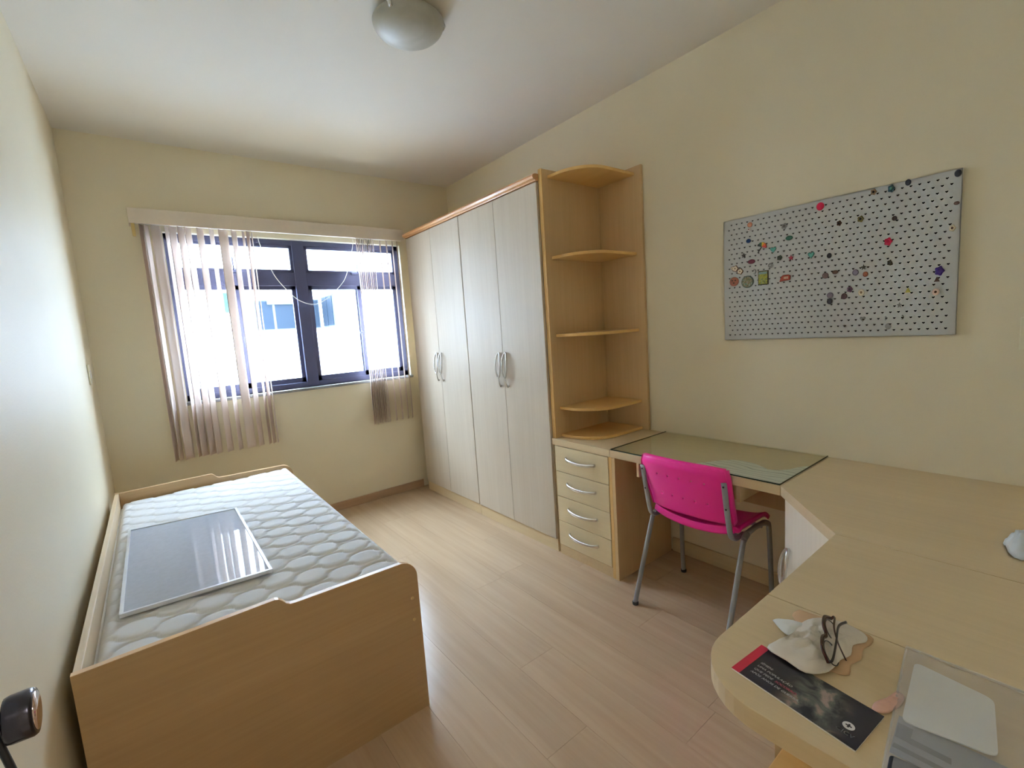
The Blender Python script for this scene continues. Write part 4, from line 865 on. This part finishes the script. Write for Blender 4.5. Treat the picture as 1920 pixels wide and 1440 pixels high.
# clear bag with what lies in and under it
bagp = [(1.405, .216), (1.405, .13), (1.404, .04), (1.403, -.048), (1.20, -.048), (1.045, -.048), (1.045, .06), (1.046, .170), (1.10, .176), (1.20, .190), (1.30, .204)]
def flat_drape(pts, c, z0, h, amp, seed, nr=16, sub=1, freq=18):
    P = []
    for i in range(len(pts)):
        a, b = pts[i], pts[(i + 1) % len(pts)]
        for k in range(3): P.append((a[0] + (b[0] - a[0]) * k / 3, a[1] + (b[1] - a[1]) * k / 3))
    n = len(P); vs = []; fs = []
    for r in range(nr + 1):
        t = r / nr
        for p in P:
            x = c[0] + (p[0] - c[0]) * t; y = c[1] + (p[1] - c[1]) * t
            vs.append((x, y, z0 + h * (1 - t ** 5) + amp * abs(noise.noise(Vector((x * freq + seed, y * freq, seed))))))
    for r in range(nr):
        for k in range(n): fs.append((r * n + k, r * n + (k + 1) % n, (r + 1) * n + (k + 1) % n, (r + 1) * n + k))
    return vs, fs
v_, f_ = flat_drape(bagp, (1.22, .07), hd + .0035, .0135, .0035, 3)
m = MB(); m.add(v_, f_, 0, True)
bo = m.build('plastic_bag', M_film, origin=(1.22, .07, hd), label='large clear plastic bag lying flat on the worktop wing', cat='bag')
m = MB(); m.box(1.398, 1.402, -.05, .214, hd + .003, hd + .0042); m.prism([(1.047, .168), (1.398, .2125), (1.398, .2155), (1.047, .171)], hd + .003, hd + .0042); m.build('bag_seam', M_film, bo)
cardc = [(1.352, .192), (1.335, .085), (1.197, .066), (1.176, .174)]
def rounded(P, r, n=5):
    out = []; k = len(P)
    for i in range(k):
        p0, p1, p2 = Vector(P[i - 1]), Vector(P[i]), Vector(P[(i + 1) % k]); a = p1 + (p0 - p1).normalized() * r; b = p1 + (p2 - p1).normalized() * r
        for j in range(n + 1): t = j / n; q = a * (1 - t) ** 2 + p1 * 2 * t * (1 - t) + b * t * t; out.append((q.x, q.y))
    return out
MB().prism(rounded(cardc, .014), hd + .0075, hd + .0095, 'z').build('white_card', plain('white_card', (238, 238, 234), .5), origin=(1.26, .13, hd), label='white card with rounded corners inside the clear bag', cat='card')
gl_ = empty('printed_leaflet', (1.15, .1, hd + .004), 'grey printed leaflet under the white card inside the clear bag', 'leaflet')
MB().prism([(1.190, .180), (1.190, .04), (1.105, .03), (1.100, .172)], hd + .0042, hd + .0056).build('sheet', plain('leaflet_grey', (146, 150, 154), .5), gl_)
MB().prism([(1.172, .177), (1.172, .158), (1.150, .157), (1.150, .110), (1.138, .108), (1.137, .174)], hd + .0057, hd + .0060).build('dark_print', plain('leaflet_dark', (96, 100, 106), .5), gl_)
MB().prism([(1.123, .172), (1.125, .05), (1.116, .05), (1.113, .172)], hd + .0057, hd + .0060).build('dark_print', plain('leaflet_dark', (96, 100, 106), .5), gl_)
m = MB(); m.prism(rounded([(1.092, .170), (1.106, .10), (1.095, -.03), (1.052, -.03), (1.052, .165)], .006), hd + .002, hd + .0085, 'z', b=.002); m.build('dark_pouch', plain('black_pouch', (30, 32, 40), .45), origin=(1.07, .09, hd), label='flat black pouch under the edge of the clear bag', cat='pouch')
ts = [(1.256, .197), (1.250, .186), (1.225, .184), (1.200, .190), (1.184, .196), (1.176, .212), (1.196, .215), (1.225, .204)]
v_, f_ = drape(ts, (1.212, .199), hd + .0008, lambda t: .005 * (1 - t ** 2), nr=8, amp=.003, freq=60, seed=8)
m = MB(); m.add(v_, f_, 0, True); m.build('candy_wrapper', plain('pinkish_wrapper', (214, 168, 150), .4), origin=(1.21, .2, hd), label='small twisted pinkish wrapper between the brochure and the clear bag', cat='wrapper', solid=.0008)
cr_ = [(2.066, .142), (2.085, .148), (2.13, .135), (2.15, .095), (2.11, .06), (2.04, .07), (1.995, .095), (2.01, .128), (2.045, .136)]
v_, f_ = drape(cr_, (2.07, .105), hd + .001, lambda t: .038 * (1 - t ** 2.5), nr=10, amp=.016, freq=38, seed=6)
m = MB(); m.add(v_, f_, 0, True); m.build('crumpled_plastic', plain('white_crumpled_plastic', (216, 222, 226), .3), origin=(2.07, .1, hd), label='crumpled white plastic lying far back on the worktop corner', cat='plastic', solid=.0008)
bpy.context.view_layer.update()
